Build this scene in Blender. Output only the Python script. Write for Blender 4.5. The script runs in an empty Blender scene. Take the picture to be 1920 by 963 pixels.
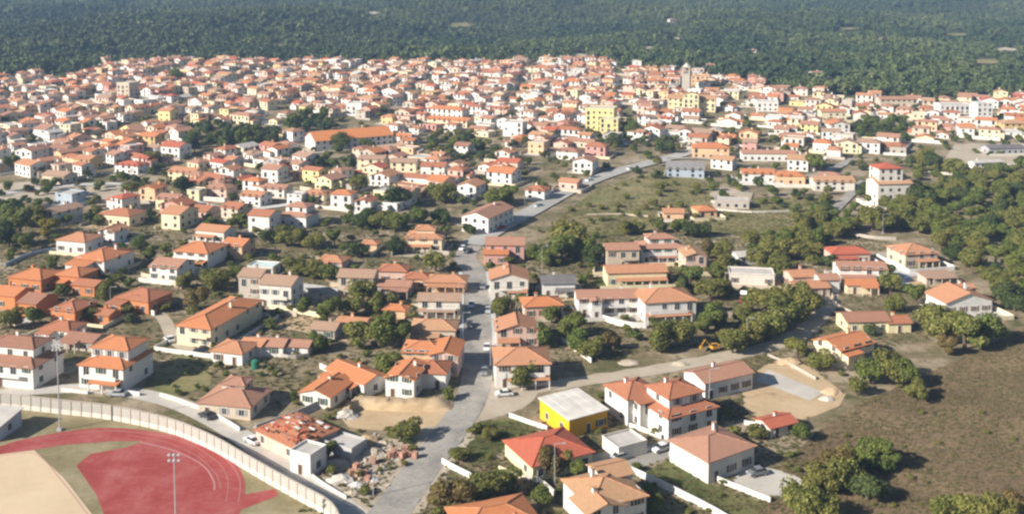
import bpy, bmesh, math, random
import numpy as np
from mathutils import Vector, Matrix
random.seed(7); np.random.seed(7)
R = math.radians
scene = bpy.context.scene
COL = scene.collection

# ------------------------------------------------------------------ camera
FPX, VC, HORIZ, CAMZ = 1900.0, 100.0, -46.0, 98.0
PITCH = math.atan((VC - HORIZ) / FPX)
cam_data = bpy.data.cameras.new('camera')
cam = bpy.data.objects.new('camera', cam_data); COL.objects.link(cam)
cam.location = (0, 0, CAMZ)
cam.rotation_euler = (math.pi / 2 - PITCH, 0, 0)
cam_data.sensor_fit = 'HORIZONTAL'; cam_data.sensor_width = 36
cam_data.lens = 36 * FPX / 1920
cam_data.shift_y = -(481.5 - VC) / 1920
cam_data.clip_start = 1; cam_data.clip_end = 9000
scene.camera = cam

# ------------------------------------------------------------------ sky, sun, exposure
SUN_AZ, SUN_EL = R(27), R(29)      # azimuth measured from the -X axis towards the viewer's back
to_sun = Vector((-math.cos(SUN_AZ) * math.cos(SUN_EL), -math.sin(SUN_AZ) * math.cos(SUN_EL), math.sin(SUN_EL)))
world = bpy.data.worlds.new('World'); scene.world = world; world.use_nodes = True
nt = world.node_tree; nt.nodes.clear()
sky = nt.nodes.new('ShaderNodeTexSky'); sky.sky_type = 'NISHITA'; sky.sun_disc = False
sky.sun_elevation = SUN_EL
sky.sun_rotation = math.atan2(to_sun.x, to_sun.y)
sky.air_density = 1.0; sky.dust_density = 0.7
bg = nt.nodes.new('ShaderNodeBackground'); bg.inputs['Strength'].default_value = 0.05
wo = nt.nodes.new('ShaderNodeOutputWorld')
nt.links.new(sky.outputs[0], bg.inputs[0]); nt.links.new(bg.outputs[0], wo.inputs[0])
sd = bpy.data.lights.new('sun', 'SUN'); sd.energy = 5.0; sd.angle = R(0.53); sd.color = (1.0, 0.92, 0.82)
sun = bpy.data.objects.new('sun', sd); COL.objects.link(sun)
sun.rotation_euler = to_sun.to_track_quat('Z', 'Y').to_euler()
vs = scene.view_settings
vs.view_transform = 'Standard'; vs.look = 'None'; vs.gamma = 1; vs.exposure = 0.92
vs.use_curve_mapping = False
scene.render.engine = 'CYCLES'
scene.cycles.filter_width = 2.5
scene.cycles.max_bounces = 4; scene.cycles.diffuse_bounces = 3; scene.cycles.glossy_bounces = 2
scene.cycles.transmission_bounces = 2; scene.cycles.volume_bounces = 0; scene.cycles.transparent_max_bounces = 4
scene.cycles.use_denoising = True
HAZE = 0.00015

# ------------------------------------------------------------------ terrain and projection
def sstep(a, b, x):
    t = np.clip((x - a) / (b - a), 0, 1); return t * t * (3 - 2 * t)
def terr(x, y):
    z = 18 * sstep(430, 1050, y)
    d = np.maximum(y - 1000 + 0.12 * np.minimum(x, 0) * 0 - 0, 0)
    z = z + 0.034 * d + 0.00002 * d * d * (d < 1500) + (d >= 1500) * (0.00002 * 1500 ** 2 + 0.06 * (d - 1500))
    u = sstep(930, 1300, y)
    z = z + u * (13 * np.sin(x / 190 + 1.0 + y / 420) * np.sin(y / 150 + 0.8 * np.sin(x / 260)) + 7 * np.sin(x / 105 - y / 130 + 2) + 3 * np.sin(y / 62 + x / 140))
    return z
cp, sp = math.cos(PITCH), math.sin(PITCH)
def ray(u, v):
    a = (u - 960) / FPX; b = (v - VC) / FPX
    return np.array((a, cp - b * sp, -sp - b * cp))
def P(u, v, z=0.0):
    """photo pixel -> world point that lies z above the terrain"""
    r = ray(u, v); zt = z
    t = 0
    for _ in range(40):
        t2 = (CAMZ - zt) / max(-r[2], 1e-4)
        t2 = min(t2, 6000)
        if abs(t2 - t) < 0.01: t = t2; break
        t = t2 if t == 0 else (t + t2) / 2
        zt = float(terr(r[0] * t, r[1] * t)) + z
    return Vector((r[0] * t, r[1] * t, CAMZ + r[2] * t))
def proj(x, y, z):
    dy = y; dz = z - CAMZ
    dep = dy * cp - dz * sp
    up = dy * sp + dz * cp
    return 960 + FPX * x / dep, VC - FPX * up / dep, FPX / dep
def inpoly(u, v, poly):
    u = np.asarray(u); v = np.asarray(v); c = np.zeros(u.shape, bool); n = len(poly)
    for i in range(n):
        x1, y1 = poly[i]; x2, y2 = poly[i - 1]
        if y1 == y2: continue
        m = ((y1 > v) != (y2 > v)) & (u < (x2 - x1) * (v - y1) / (y2 - y1) + x1)
        c ^= m
    return c
def smooth(pts, k=6):
    """Catmull-Rom through pixel points"""
    out = []; n = len(pts)
    for i in range(n - 1):
        p0 = pts[max(i - 1, 0)]; p1 = pts[i]; p2 = pts[i + 1]; p3 = pts[min(i + 2, n - 1)]
        for j in range(k):
            t = j / k
            out.append(tuple(0.5 * (2 * p1[a] + (p2[a] - p0[a]) * t + (2 * p0[a] - 5 * p1[a] + 4 * p2[a] - p3[a]) * t * t + (3 * p1[a] - p0[a] - 3 * p2[a] + p3[a]) * t ** 3) for a in (0, 1)))
    out.append(tuple(pts[-1])); return out

# ------------------------------------------------------------------ materials
MATS = {}
class NT:
    def __init__(s, name):
        s.m = bpy.data.materials.new(name); s.m.use_nodes = True; s.t = s.m.node_tree; s.t.nodes.clear()
        s.out = s.n('ShaderNodeOutputMaterial'); s.b = s.n('ShaderNodeBsdfPrincipled')
        s.l(s.b.outputs[0], s.out.inputs[0]); s.b.inputs['Specular IOR Level'].default_value = 0.25
        s.b.inputs['Roughness'].default_value = 0.85
    def n(s, t, **k):
        x = s.t.nodes.new(t)
        for a, b in k.items(): setattr(x, a, b)
        return x
    def l(s, a, b): s.t.links.new(a, b)
    def coord(s, kind='Object'):
        return s.n('ShaderNodeTexCoord').outputs[kind]
    def pos(s): return s.n('ShaderNodeNewGeometry').outputs['Position']
    def noise(s, vec, scale, detail=4, rough=0.6, dist=0):
        x = s.n('ShaderNodeTexNoise'); s.l(vec, x.inputs['Vector']); x.inputs['Scale'].default_value = scale
        x.inputs['Detail'].default_value = detail; x.inputs['Roughness'].default_value = rough; x.inputs['Distortion'].default_value = dist
        return x.outputs['Fac']
    def ramp(s, fac, stops):
        x = s.n('ShaderNodeValToRGB'); s.l(fac, x.inputs[0]); e = x.color_ramp.elements
        e[0].position, e[0].color = stops[0][0], (*stops[0][1], 1)
        e[1].position, e[1].color = stops[-1][0], (*stops[-1][1], 1)
        for p, c in stops[1:-1]:
            k = e.new(p); k.color = (*c, 1)
        return x.outputs[0]
    def mix(s, fac, a, b, mode='MIX'):
        x = s.n('ShaderNodeMix', data_type='RGBA', blend_type=mode)
        for sock, val in ((x.inputs['Factor'], fac), (x.inputs['A'], a), (x.inputs['B'], b)):
            if hasattr(val, 'links') or isinstance(val, bpy.types.NodeSocket): s.l(val, sock)
            elif isinstance(val, (tuple, list)): sock.default_value = (*val, 1)
            else: sock.default_value = val
        return x.outputs['Result']
    def math(s, op, a, b=0.0):
        x = s.n('ShaderNodeMath', operation=op)
        for i, val in enumerate((a, b)):
            if isinstance(val, bpy.types.NodeSocket): s.l(val, x.inputs[i])
            else: x.inputs[i].default_value = val
        return x.outputs[0]
    def bump(s, h, strength, dist=0.05):
        x = s.n('ShaderNodeBump'); s.l(h, x.inputs['Height']); x.inputs['Strength'].default_value = strength; x.inputs['Distance'].default_value = dist
        s.l(x.outputs[0], s.b.inputs['Normal'])
    def col(s, c): s.l(c, s.b.inputs['Base Color']) if isinstance(c, bpy.types.NodeSocket) else setattr(s.b.inputs['Base Color'], 'default_value', (*c, 1))
def sc3(c, k): return tuple(min(1, x * k) for x in c)

WALLC = dict(white=(.72, .70, .66), offwhite=(.68, .64, .57), cream=(.74, .64, .44), yellow=(.72, .62, .30), paleyellow=(.72, .64, .40), ochre=(.64, .46, .23), pink=(.66, .47, .38),
             peach=(.72, .48, .29), beige=(.58, .49, .38), stone=(.46, .41, .35), brick=(.56, .22, .09), grey=(.42, .42, .42), brightyellow=(.82, .43, .02), rose=(.60, .33, .28), bluegrey=(.40, .46, .52), panelgrey=(.43, .41, .37))
ROOFC = dict(vivid=(.66, .24, .08), orange=(.52, .19, .075), terracotta=(.38, .145, .075), salmon=(.47, .225, .12), pink=(.38, .20, .135), red=(.43, .10, .055), brown=(.30, .15, .10), dull=(.36, .24, .17),
             tan=(.45, .265, .145), grey=(.30, .28, .27), slate=(.17, .16, .16), metal=(.68, .65, .59), concrete=(.52, .49, .45), cyan=(.55, .68, .66))
def wall_mat(c):
    k = 'plaster_' + c
    if k in MATS: return MATS[k]
    a = NT(k); v = a.coord(); col = WALLC[c]
    obi = a.n('ShaderNodeObjectInfo').outputs['Random']
    n1 = a.noise(v, 0.35, 5, 0.65); n2 = a.noise(v, 3.0, 4, 0.7)
    base = a.ramp(n1, [(.28, sc3(col, .80)), (.55, col), (.8, sc3(col, 1.06))])
    mp = a.n('ShaderNodeMapping'); a.l(v, mp.inputs[0]); mp.inputs['Scale'].default_value = (2.2, 2.2, .22)
    st = a.noise(mp.outputs[0], 1.0, 4, .7)
    base = a.mix(a.ramp(st, [(.48, (0, 0, 0)), (.72, (.65, .65, .65))]), base, sc3(col, .62))
    base = a.mix(a.math('MULTIPLY', obi, .35), base, sc3(col, .82))
    base = a.mix(a.math('MULTIPLY', n2, .25), base, sc3(col, .8))
    a.col(base); a.bump(n2, .25, .02)
    MATS[k] = a.m; return a.m
def roof_mat(c):
    k = 'roof_' + c
    if k in MATS: return MATS[k]
    a = NT(k); v = a.coord(); col = ROOFC[c]
    obi = a.n('ShaderNodeObjectInfo').outputs['Random']
    n1 = a.noise(v, .30, 4, .6); n2 = a.noise(v, 1.6, 4, .75); vo = a.n('ShaderNodeTexVoronoi'); a.l(v, vo.inputs['Vector']); vo.inputs['Scale'].default_value = 2.6
    if c in ('metal', 'concrete', 'grey', 'slate', 'cyan'):
        base = a.ramp(n1, [(.25, sc3(col, .72)), (.55, col), (.8, sc3(col, 1.12))])
        base = a.mix(a.math('MULTIPLY', n2, .3), base, sc3(col, .7))
        w = a.n('ShaderNodeTexWave', wave_type='BANDS', bands_direction='X'); a.l(v, w.inputs[0]); w.inputs['Scale'].default_value = .8
        a.bump(w.outputs['Fac'] if c == 'metal' else n2, .3, .04)
        if c == 'metal': a.b.inputs['Roughness'].default_value = .5
    else:
        pale = tuple(.7 * x + .3 * y for x, y in zip(col, (.54, .31, .2))); dk = sc3(col, .5)
        base = a.ramp(n2, [(.22, dk), (.45, col), (.62, sc3(col, 1.12)), (.82, pale)])
        base = a.mix(a.ramp(n1, [(.4, (0, 0, 0)), (.75, (.6, .6, .6))]), base, tuple(.72 * x + .28 * y for x, y in zip(sc3(col, .8), (.25, .2, .14))))
        base = a.mix(.35, base, a.mix(a.math('MULTIPLY', vo.outputs['Color'], 1.0), sc3(col, .7), pale))
        base = a.mix(a.math('MULTIPLY', obi, .5), base, a.mix(.6, base, pale))
        a.col(base)
        w = a.n('ShaderNodeTexWave', wave_type='BANDS', bands_direction='DIAGONAL'); a.l(v, w.inputs[0]); w.inputs['Scale'].default_value = 1.4; w.inputs['Distortion'].default_value = 1.2
        a.bump(a.math('ADD', w.outputs['Fac'], n2), .5, .06)
    a.col(base)
    MATS[k] = a.m; return a.m
def plain(name, c, rough=.7, spec=.3, var=.2, scale=2.0, metal=0.0):
    if name in MATS: return MATS[name]
    a = NT(name); n = a.noise(a.coord(), scale, 4, .65)
    a.col(a.ramp(n, [(.25, sc3(c, 1 - var)), (.75, sc3(c, 1 + var * .6))]))
    a.b.inputs['Roughness'].default_value = rough; a.b.inputs['Specular IOR Level'].default_value = spec; a.b.inputs['Metallic'].default_value = metal
    MATS[name] = a.m; return a.m
def leaf_mat(name, cs, transl=.25):
    if name in MATS: return MATS[name]
    a = NT(name); g = a.n('ShaderNodeNewGeometry').outputs['Random Per Island']
    o = a.n('ShaderNodeObjectInfo').outputs['Random']
    base = a.ramp(g, [(0, cs[0]), (.5, cs[1]), (1, cs[2])])
    base = a.mix(a.ramp(o, [(0, (0, 0, 0)), (1, (.75, .75, .75))]), base, a.mix(.55, base, cs[3]))
    a.col(base); a.b.inputs['Roughness'].default_value = .6; a.b.inputs['Specular IOR Level'].default_value = .2
    tr = a.n('ShaderNodeBsdfTranslucent'); a.l(base, tr.inputs[0]); ms = a.n('ShaderNodeMixShader'); ms.inputs[0].default_value = transl
    a.l(a.b.outputs[0], ms.inputs[1]); a.l(tr.outputs[0], ms.inputs[2]); a.l(ms.outputs[0], a.out.inputs[0])
    MATS[name] = a.m; return a.m
def ground_mix(name, stops, s1=.05, s2=.6, s3=4.0, speck=None, bump=.4, rnd=.5):
    """earth or paving whose colour patches come from three noises in world metres"""
    if name in MATS: return MATS[name]
    a = NT(name); v = a.pos()
    n1 = a.noise(v, s1, 5, .6, .6); n2 = a.noise(v, s2, 5, .7); n3 = a.noise(v, s3, 3, .7)
    f = a.math('ADD', a.math('MULTIPLY', n1, .55), a.math('ADD', a.math('MULTIPLY', n2, .3), a.math('MULTIPLY', n3, .15)))
    base = a.ramp(f, stops)
    if speck:
        base = a.mix(a.ramp(a.noise(v, speck[1], 4, .75), [(speck[2], (0, 0, 0)), (speck[2] + .1, (speck[3],) * 3)]), base, speck[0])
    a.col(base); a.b.inputs['Roughness'].default_value = .95; a.b.inputs['Specular IOR Level'].default_value = .1
    a.bump(a.math('ADD', n2, n3), bump, .25)
    MATS[name] = a.m; return a.m

def asphalt_mat():
    if 'asphalt' in MATS: return MATS['asphalt']
    a = NT('asphalt'); v = a.pos(); n1 = a.noise(v, .12, 5, .65, .5); n2 = a.noise(v, 1.3, 5, .7)
    base = a.ramp(a.math('ADD', a.math('MULTIPLY', n1, .6), a.math('MULTIPLY', n2, .4)), [(.34, (.18, .168, .15)), (.46, (.26, .245, .22)), (.54, (.32, .30, .265)), (.66, (.41, .375, .32))])
    a.col(base); a.b.inputs['Roughness'].default_value = .9; a.bump(n2, .2, .03); MATS['asphalt'] = a.m; return a.m

M_ground = ground_mix('dry_ground', [(.35, (.07, .078, .03)), (.43, (.14, .125, .06)), (.5, (.22, .175, .105)), (.58, (.36, .295, .205))], .06, .45, 2.5, ((.06, .075, .028), .25, .55, .8), .8)
M_forest_floor = ground_mix('forest_floor', [(.3, (.03, .042, .02)), (.55, (.06, .07, .035)), (.75, (.14, .12, .075))], .02, .2, 1.5)
M_field = ground_mix('dry_field', [(.37, (.10, .070, .045)), (.46, (.17, .12, .073)), (.54, (.22, .16, .092)), (.62, (.28, .215, .125))], .05, .5, 3.0, ((.10, .10, .04), .35, .58, .55), .7)
M_olivefield = ground_mix('dry_grass_field', [(.36, (.12, .125, .045)), (.47, (.19, .18, .075)), (.55, (.27, .225, .115)), (.64, (.36, .29, .175))], .04, .5, 3.0, ((.08, .095, .03), .3, .56, .6))
M_green = ground_mix('rough_grass', [(.32, (.045, .065, .02)), (.48, (.09, .105, .035)), (.6, (.17, .155, .065)), (.72, (.27, .22, .12))], .07, .6, 3.0)
M_sand = ground_mix('sandy_earth', [(.3, (.34, .245, .145)), (.5, (.47, .35, .215)), (.7, (.56, .44, .30))], .09, .7, 4.0, ((.28, .22, .13), .6, .6, .5))
M_dirt = ground_mix('pale_dirt', [(.3, (.30, .245, .18)), (.5, (.42, .36, .275)), (.7, (.52, .46, .37))], .09, .7, 4.0)
M_gravel = ground_mix('pale_gravel', [(.3, (.36, .34, .30)), (.5, (.48, .45, .40)), (.7, (.60, .56, .50))], .12, .9, 5.0)
M_conc = ground_mix('concrete_paving', [(.3, (.36, .36, .35)), (.5, (.50, .49, .47)), (.7, (.62, .60, .57))], .1, .9, 5.0)
M_pitch = ground_mix('beige_pitch', [(.3, (.50, .385, .25)), (.5, (.58, .455, .305)), (.7, (.64, .515, .36))], .06, .5, 4.0, None, .15)
M_track = ground_mix('red_track', [(.36, (.25, .048, .044)), (.47, (.31, .066, .060)), (.58, (.36, .11, .10)), (.68, (.40, .19, .16))], .11, .8, 4.0, None, .1)
M_infield = ground_mix('worn_grass', [(.3, (.15, .125, .06)), (.48, (.235, .20, .11)), (.6, (.33, .28, .18)), (.72, (.42, .36, .25))], .1, .7, 4.0)
M_asphalt = asphalt_mat()
M_worn = ground_mix('worn_asphalt', [(.34, (.27, .265, .25)), (.5, (.36, .35, .325)), (.66, (.46, .44, .40))], .1, .8, 4.0, None, .15)
M_glass = plain('window_glass', (.035, .04, .045), .15, .6, .3)
M_frame = plain('white_frame', (.70, .68, .64), .6)
M_shutter = [plain('brown_shutter', (.16, .085, .045)), plain('green_shutter', (.05, .10, .06)), plain('grey_shutter', (.30, .30, .29))]
M_wood = plain('dark_wood', (.11, .06, .035))
M_metal = plain('galvanised_metal', (.50, .51, .52), .45, .5, .15, 1.0, .3)
M_iron = plain('dark_iron', (.08, .08, .08), .5)
M_bark = plain('bark', (.12, .09, .06), .95, .1, .4)
M_conc2 = wall_mat('stone')
LEAF = [leaf_mat('olive_leaves', [(.058, .072, .016), (.15, .165, .036), (.24, .24, .064), (.24, .20, .05)]),
        leaf_mat('oak_leaves', [(.040, .066, .014), (.105, .145, .030), (.18, .215, .045), (.20, .195, .04)]),
        leaf_mat('pine_needles', [(.022, .044, .015), (.060, .092, .026), (.11, .14, .040), (.11, .125, .036)]),
        leaf_mat('yellow_leaves', [(.13, .11, .012), (.27, .22, .02), (.36, .30, .035), (.22, .20, .03)]),
        leaf_mat('russet_leaves', [(.09, .07, .025), (.17, .125, .04), (.24, .17, .06), (.13, .12, .035)])]
def forest_mat():
    a = NT('forest_leaves'); v = a.pos(); o = a.n('ShaderNodeObjectInfo').outputs['Random']; g = a.n('ShaderNodeNewGeometry').outputs['Random Per Island']
    b1 = a.ramp(o, [(0, (.040, .072, .026)), (.5, (.070, .108, .037)), (.85, (.100, .136, .046)), (1, (.14, .155, .06))])
    pt = a.ramp(a.noise(v, .007, 5, .6, .8), [(.38, (0, 0, 0)), (.62, (1, 1, 1))])
    b2 = a.mix(pt, a.mix(.6, b1, (.026, .054, .022)), a.mix(.55, b1, (.16, .185, .06)))
    b3 = a.mix(a.math('MULTIPLY', g, .45), b2, a.mix(.5, b2, (.012, .022, .01)))
    a.col(b3); a.b.inputs['Roughness'].default_value = .7; return a.m
M_forestleaf = forest_mat()
M_tuft = leaf_mat('dry_grass_blades', [(.15, .115, .06), (.25, .19, .10), (.34, .27, .15), (.11, .11, .045)], .2)
M_weed = leaf_mat('weed_leaves', [(.05, .07, .02), (.10, .12, .04), (.19, .18, .07), (.25, .20, .09)], .2)

# ------------------------------------------------------------------ mesh helpers
class MB:
    def __init__(s): s.v = []; s.f = []; s.mi = []; s.mats = []
    def slot(s, m):
        if m not in s.mats: s.mats.append(m)
        return s.mats.index(m)
    def poly(s, pts, m):
        b = len(s.v); s.v += [tuple(p) for p in pts]; s.f.append(tuple(range(b, b + len(pts)))); s.mi.append(s.slot(m))
    def faces(s, pts, fs, m):
        b = len(s.v); s.v += [tuple(p) for p in pts]; k = s.slot(m)
        for f in fs: s.f.append(tuple(b + i for i in f)); s.mi.append(k)
    def box(s, x0, x1, y0, y1, z0, z1, m, T=None, bottom=True):
        p = [(x0, y0, z0), (x1, y0, z0), (x1, y1, z0), (x0, y1, z0), (x0, y0, z1), (x1, y0, z1), (x1, y1, z1), (x0, y1, z1)]
        if T is not None: p = [tuple(T @ Vector(q)) for q in p]
        s.faces(p, [(0, 3, 2, 1), (4, 5, 6, 7), (0, 1, 5, 4), (1, 2, 6, 5), (2, 3, 7, 6), (3, 0, 4, 7)], m)
    def bar(s, a, b, r, m, r2=None, n=4):
        a = Vector(a); b = Vector(b); d = (b - a)
        if d.length < 1e-5: return
        q = d.to_track_quat('Z', 'Y'); r2 = r if r2 is None else r2; p = []
        for c, rr in ((a, r), (b, r2)):
            for i in range(n):
                t = 2 * math.pi * (i + .5) / n; p.append(c + q @ Vector((rr * math.cos(t), rr * math.sin(t), 0)))
        s.faces(p, [(i, (i + 1) % n, n + (i + 1) % n, n + i) for i in range(n)] + [tuple(range(n - 1, -1, -1)), tuple(range(n, 2 * n))], m)
    def mesh(s, name):
        me = bpy.data.meshes.new(name); me.from_pydata(s.v, [], s.f)
        for m in s.mats: me.materials.append(m)
        if len(s.mats) > 1: me.polygons.foreach_set('material_index', s.mi)
        me.update(); return me
    def build(s, name, parent=None, loc=None, rz=0, smooth=False):
        return new(name, s.mesh(name), parent, loc, rz, smooth)
def new(name, data, parent=None, loc=None, rz=0, smooth=False):
    o = bpy.data.objects.new(name, data); COL.objects.link(o)
    if parent is not None: o.parent = parent
    if loc is not None: o.location = loc
    if rz: o.rotation_euler = (0, 0, rz)
    if smooth and data: data.polygons.foreach_set('use_smooth', [True] * len(data.polygons))
    return o
def empty(name, loc, rz=0): return new(name, None, None, loc, rz)
def tag(o, label=None, cat=None, group=None, kind=None):
    for k, v in (('label', label), ('category', cat), ('group', group), ('kind', kind)):
        if v: o[k] = v
    return o

# ------------------------------------------------------------------ labels: every thing is described and then placed by a findable landmark
THINGS = []       # (object, description, category, group, u, v)
LANDS = []        # (phrase, u, v)
def reg(o, desc, cat, group, p, fixed=None):
    u, v, s = proj(p[0], p[1], p[2]); o['category'] = cat
    if group: o['group'] = group
    if fixed: o['label'] = fixed
    else: THINGS.append((o, desc, cat, u, v))
def land(phrase, u, v): LANDS.append((phrase, u, v))
ORD = ['nearest', 'second', 'third', 'fourth', 'fifth', 'sixth', 'seventh', 'eighth', 'ninth', 'tenth', 'eleventh', 'twelfth'] + [None] * 40
def finish_labels():
    todo = list(THINGS); rest = {}
    for o, desc, cat, u, v in todo:
        best = min(LANDS, key=lambda L: (L[1] - u) ** 2 + (1.7 * (L[2] - v)) ** 2)
        dx, dy = u - best[1], 1.7 * (v - best[2]); ang = math.degrees(math.atan2(dy, dx)) % 360
        dirs = ['right of', 'in front and right of', 'in front of', 'in front and left of', 'left of', 'behind and left of', 'behind', 'behind and right of']
        d = dirs[int(((ang + 22.5) % 360) // 45)]
        rest.setdefault((desc, d, best[0]), []).append((dx * dx + dy * dy, o))
    for (desc, d, L), lst in rest.items():
        lst.sort(key=lambda t: t[0])
        for i, (_, o) in enumerate(lst):
            if len(lst) == 1: o['label'] = f'{desc} {d} {L}'
            else: o['label'] = f'{ORD[i] or "farthest"} {desc} {d} {L}'

# ------------------------------------------------------------------ the ground
def make_ground():
    xs = list(range(-1800, 1801, 20)); ys = list(range(-160, 1100, 20)) + list(range(1100, 3301, 20))
    X, Y = np.meshgrid(np.array(xs, float), np.array(ys, float)); Z = terr(X, Y)
    nx = len(xs); v = np.stack([X.ravel(), Y.ravel(), Z.ravel()], 1)
    f = [(j * nx + i, j * nx + i + 1, (j + 1) * nx + i + 1, (j + 1) * nx + i) for j in range(len(ys) - 1) for i in range(nx - 1)]
    me = bpy.data.meshes.new('ground'); me.from_pydata(v.tolist(), [], f)
    me.materials.append(M_ground); me.materials.append(M_forest_floor)
    c = np.zeros(len(f) * 3); me.polygons.foreach_get('center', c); c = c.reshape(-1, 3)
    u, vv, s = proj(c[:, 0], np.maximum(c[:, 1], 50), c[:, 2])
    me.polygons.foreach_set('material_index', ((vv < town_line(u) - 2) & (c[:, 1] > 500)).astype(np.int32))
    me.polygons.foreach_set('use_smooth', [True] * len(f)); me.update()
    tag(new('ground', me), 'dry ground of the valley town rising into wooded hills', 'ground', kind='structure')
TL = np.array([(-400, 140), (0, 148), (60, 140), (130, 148), (200, 118), (400, 113), (700, 119), (1100, 115), (1330, 140), (1480, 165), (1560, 178), (1640, 184), (1750, 187), (1920, 181), (2300, 178)], float)
def town_line(u): return np.interp(u, TL[:, 0], TL[:, 1])
make_ground()

BARE = []
def sheet(name, pts, m, z, label, k=0):
    if name in ('dirt_lot', 'concrete_slab', 'gravel_yard', 'excavated_ground', 'courtyard', 'running_track', 'pitch', 'junction_dirt', 'pale_square', 'gravel_patch', 'pale_yard', 'depot_yard'): BARE.append([tuple(P(*q)[:2]) for q in pts])
    if k: pts = smooth(list(pts) + [pts[0]], k)[:-1]
    w = [P(u, v, z) for u, v in pts]
    a = sum(w[i - 1].x * w[i].y - w[i].x * w[i - 1].y for i in range(len(w)))
    if a < 0: w.reverse()
    mb = MB(); mb.poly(w, m); return tag(mb.build(name), label, name.replace('_', ' '), kind='structure')
ROADPTS = []
def ribbon(pts, width, k=8):
    w = [P(u, v) for u, v in smooth(pts, k)]; out = []
    for i, p in enumerate(w):
        t = (w[min(i + 1, len(w) - 1)] - w[max(i - 1, 0)]); t.z = 0; t.normalize(); n = Vector((-t.y, t.x, 0)); out.append((p, n))
    return out
def strip(name, pts, width, m, z, label, off=0.0, thick=0.0, wob=0.0):
    mb = MB(); rb = ribbon(pts, width); L = []
    if width > 2.5: ROADPTS.extend((p.x, p.y, width / 2) for p, n in rb)
    for i, (p, n) in enumerate(rb):
        wl = width / 2 + wob * math.sin(i * 1.7) * random.random(); wr = width / 2 + wob * math.sin(i * 2.3 + 1) * random.random()
        a = p + n * (off + wl); b = p + n * (off - wr); zz = Vector((0, 0, z)); L.append((a + zz, b + zz))
    vs_ = [q for ab in L for q in ab]
    mb.faces(vs_, [(2 * i + 1, 2 * i + 3, 2 * i + 2, 2 * i) for i in range(len(L) - 1)], m)
    if thick:
        lo = [q - Vector((0, 0, thick)) for q in vs_]; n = len(vs_)
        for side in (0, 1):
            for i in range(len(L) - 1):
                a, b = 2 * i + side, 2 * i + 2 + side; mb.poly([vs_[a], vs_[b], lo[b], lo[a]], m)
    return tag(mb.build(name), label, name.replace('_', ' '), kind='structure')

# land patches
sheet('dry_field', [(1395, 985), (1470, 870), (1530, 812), (1600, 760), (1660, 735), (1760, 690), (1850, 648), (1930, 610), (1990, 700), (1990, 990)], M_field, .02, 'brown dry field on the near slope', 3)
sheet('meadow', [(1005, 455), (1060, 400), (1130, 350), (1250, 318), (1330, 345), (1400, 372), (1560, 372), (1570, 400), (1520, 425), (1400, 440), (1300, 432), (1150, 440), (1060, 455)], M_olivefield, .3, 'open dry meadow beyond the pale houses', 2)
sheet('dirt_lot', [(1392, 735), (1408, 700), (1440, 682), (1492, 676), (1520, 690), (1586, 738), (1574, 760), (1530, 778), (1490, 790), (1430, 786), (1396, 768)], M_sand, .02, 'bare sandy lot beside the concrete slab')
sheet('concrete_slab', [(1416, 712), (1440, 692), (1545, 735), (1518, 750)], M_gravel, .06, 'pale concrete slab laid on the sandy lot')
sheet('gravel_yard', [(1372, 905), (1395, 876), (1450, 878), (1508, 900), (1492, 930), (1430, 930)], M_gravel, .03, 'pale gravel yard in front of the beige house', 2)
sheet('excavated_ground', [(640, 770), (668, 742), (760, 748), (862, 755), (880, 770), (850, 800), (800, 818), (720, 806), (655, 800)], M_sand, .03, 'excavated sandy ground beside the road', 3)
sheet('building_site', [(600, 900), (640, 850), (700, 830), (800, 815), (800, 860), (745, 930), (700, 965), (650, 930)], M_dirt, .04, 'trampled pale dirt of the building site', 2)
sheet('junction_dirt', [(850, 800), (880, 745), (905, 715), (1000, 715), (1010, 735), (980, 765), (900, 790)], M_dirt, .05, 'dusty widening at the road junction', 2)
sheet('lawn', [(880, 830), (900, 790), (980, 785), (1005, 800), (960, 822), (935, 850), (890, 870)], M_green, .03, 'rough green lawn behind the red roofed house', 2)
sheet('garden_plot', [(1205, 890), (1250, 862), (1330, 905), (1440, 945), (1400, 990), (1330, 950)], M_green, .03, 'overgrown garden between two white walls', 1)
sheet('courtyard', [(1120, 882), (1150, 850), (1215, 835), (1262, 815), (1275, 850), (1190, 880), (1140, 892)], M_asphalt, .045, 'grey paved courtyard between the houses', 1)
sheet('pale_square', [(-20, 345), (90, 338), (200, 345), (285, 358), (292, 374), (150, 380), (-20, 378)], M_dirt, .05, 'pale gravel square by the left edge', 1)
sheet('yard_slope', [(290, 700), (330, 660), (400, 668), (395, 720), (330, 742), (290, 735)], M_olivefield, .02, 'weedy slope beside the white house', 1)
sheet('sandy_yard', [(500, 612), (520, 580), (640, 588), (690, 600), (650, 640), (560, 620)], M_sand, .02, 'sandy yard behind the small houses', 1)
sheet('gravel_patch', [(1660, 505), (1700, 488), (1722, 512), (1728, 545), (1690, 545)], M_conc, .03, 'pale curved driveway by the pyramid roofed house', 2)
sheet('pale_yard', [(1330, 362), (1356, 350), (1388, 356), (1412, 362), (1404, 384), (1372, 396), (1338, 392)], M_dirt, .35, 'pale ground round the ruined walls')
sheet('depot_yard', [(1770, 300), (1790, 270), (1930, 268), (1930, 308), (1820, 312)], M_dirt, .4, 'pale depot yard at the right edge')
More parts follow.
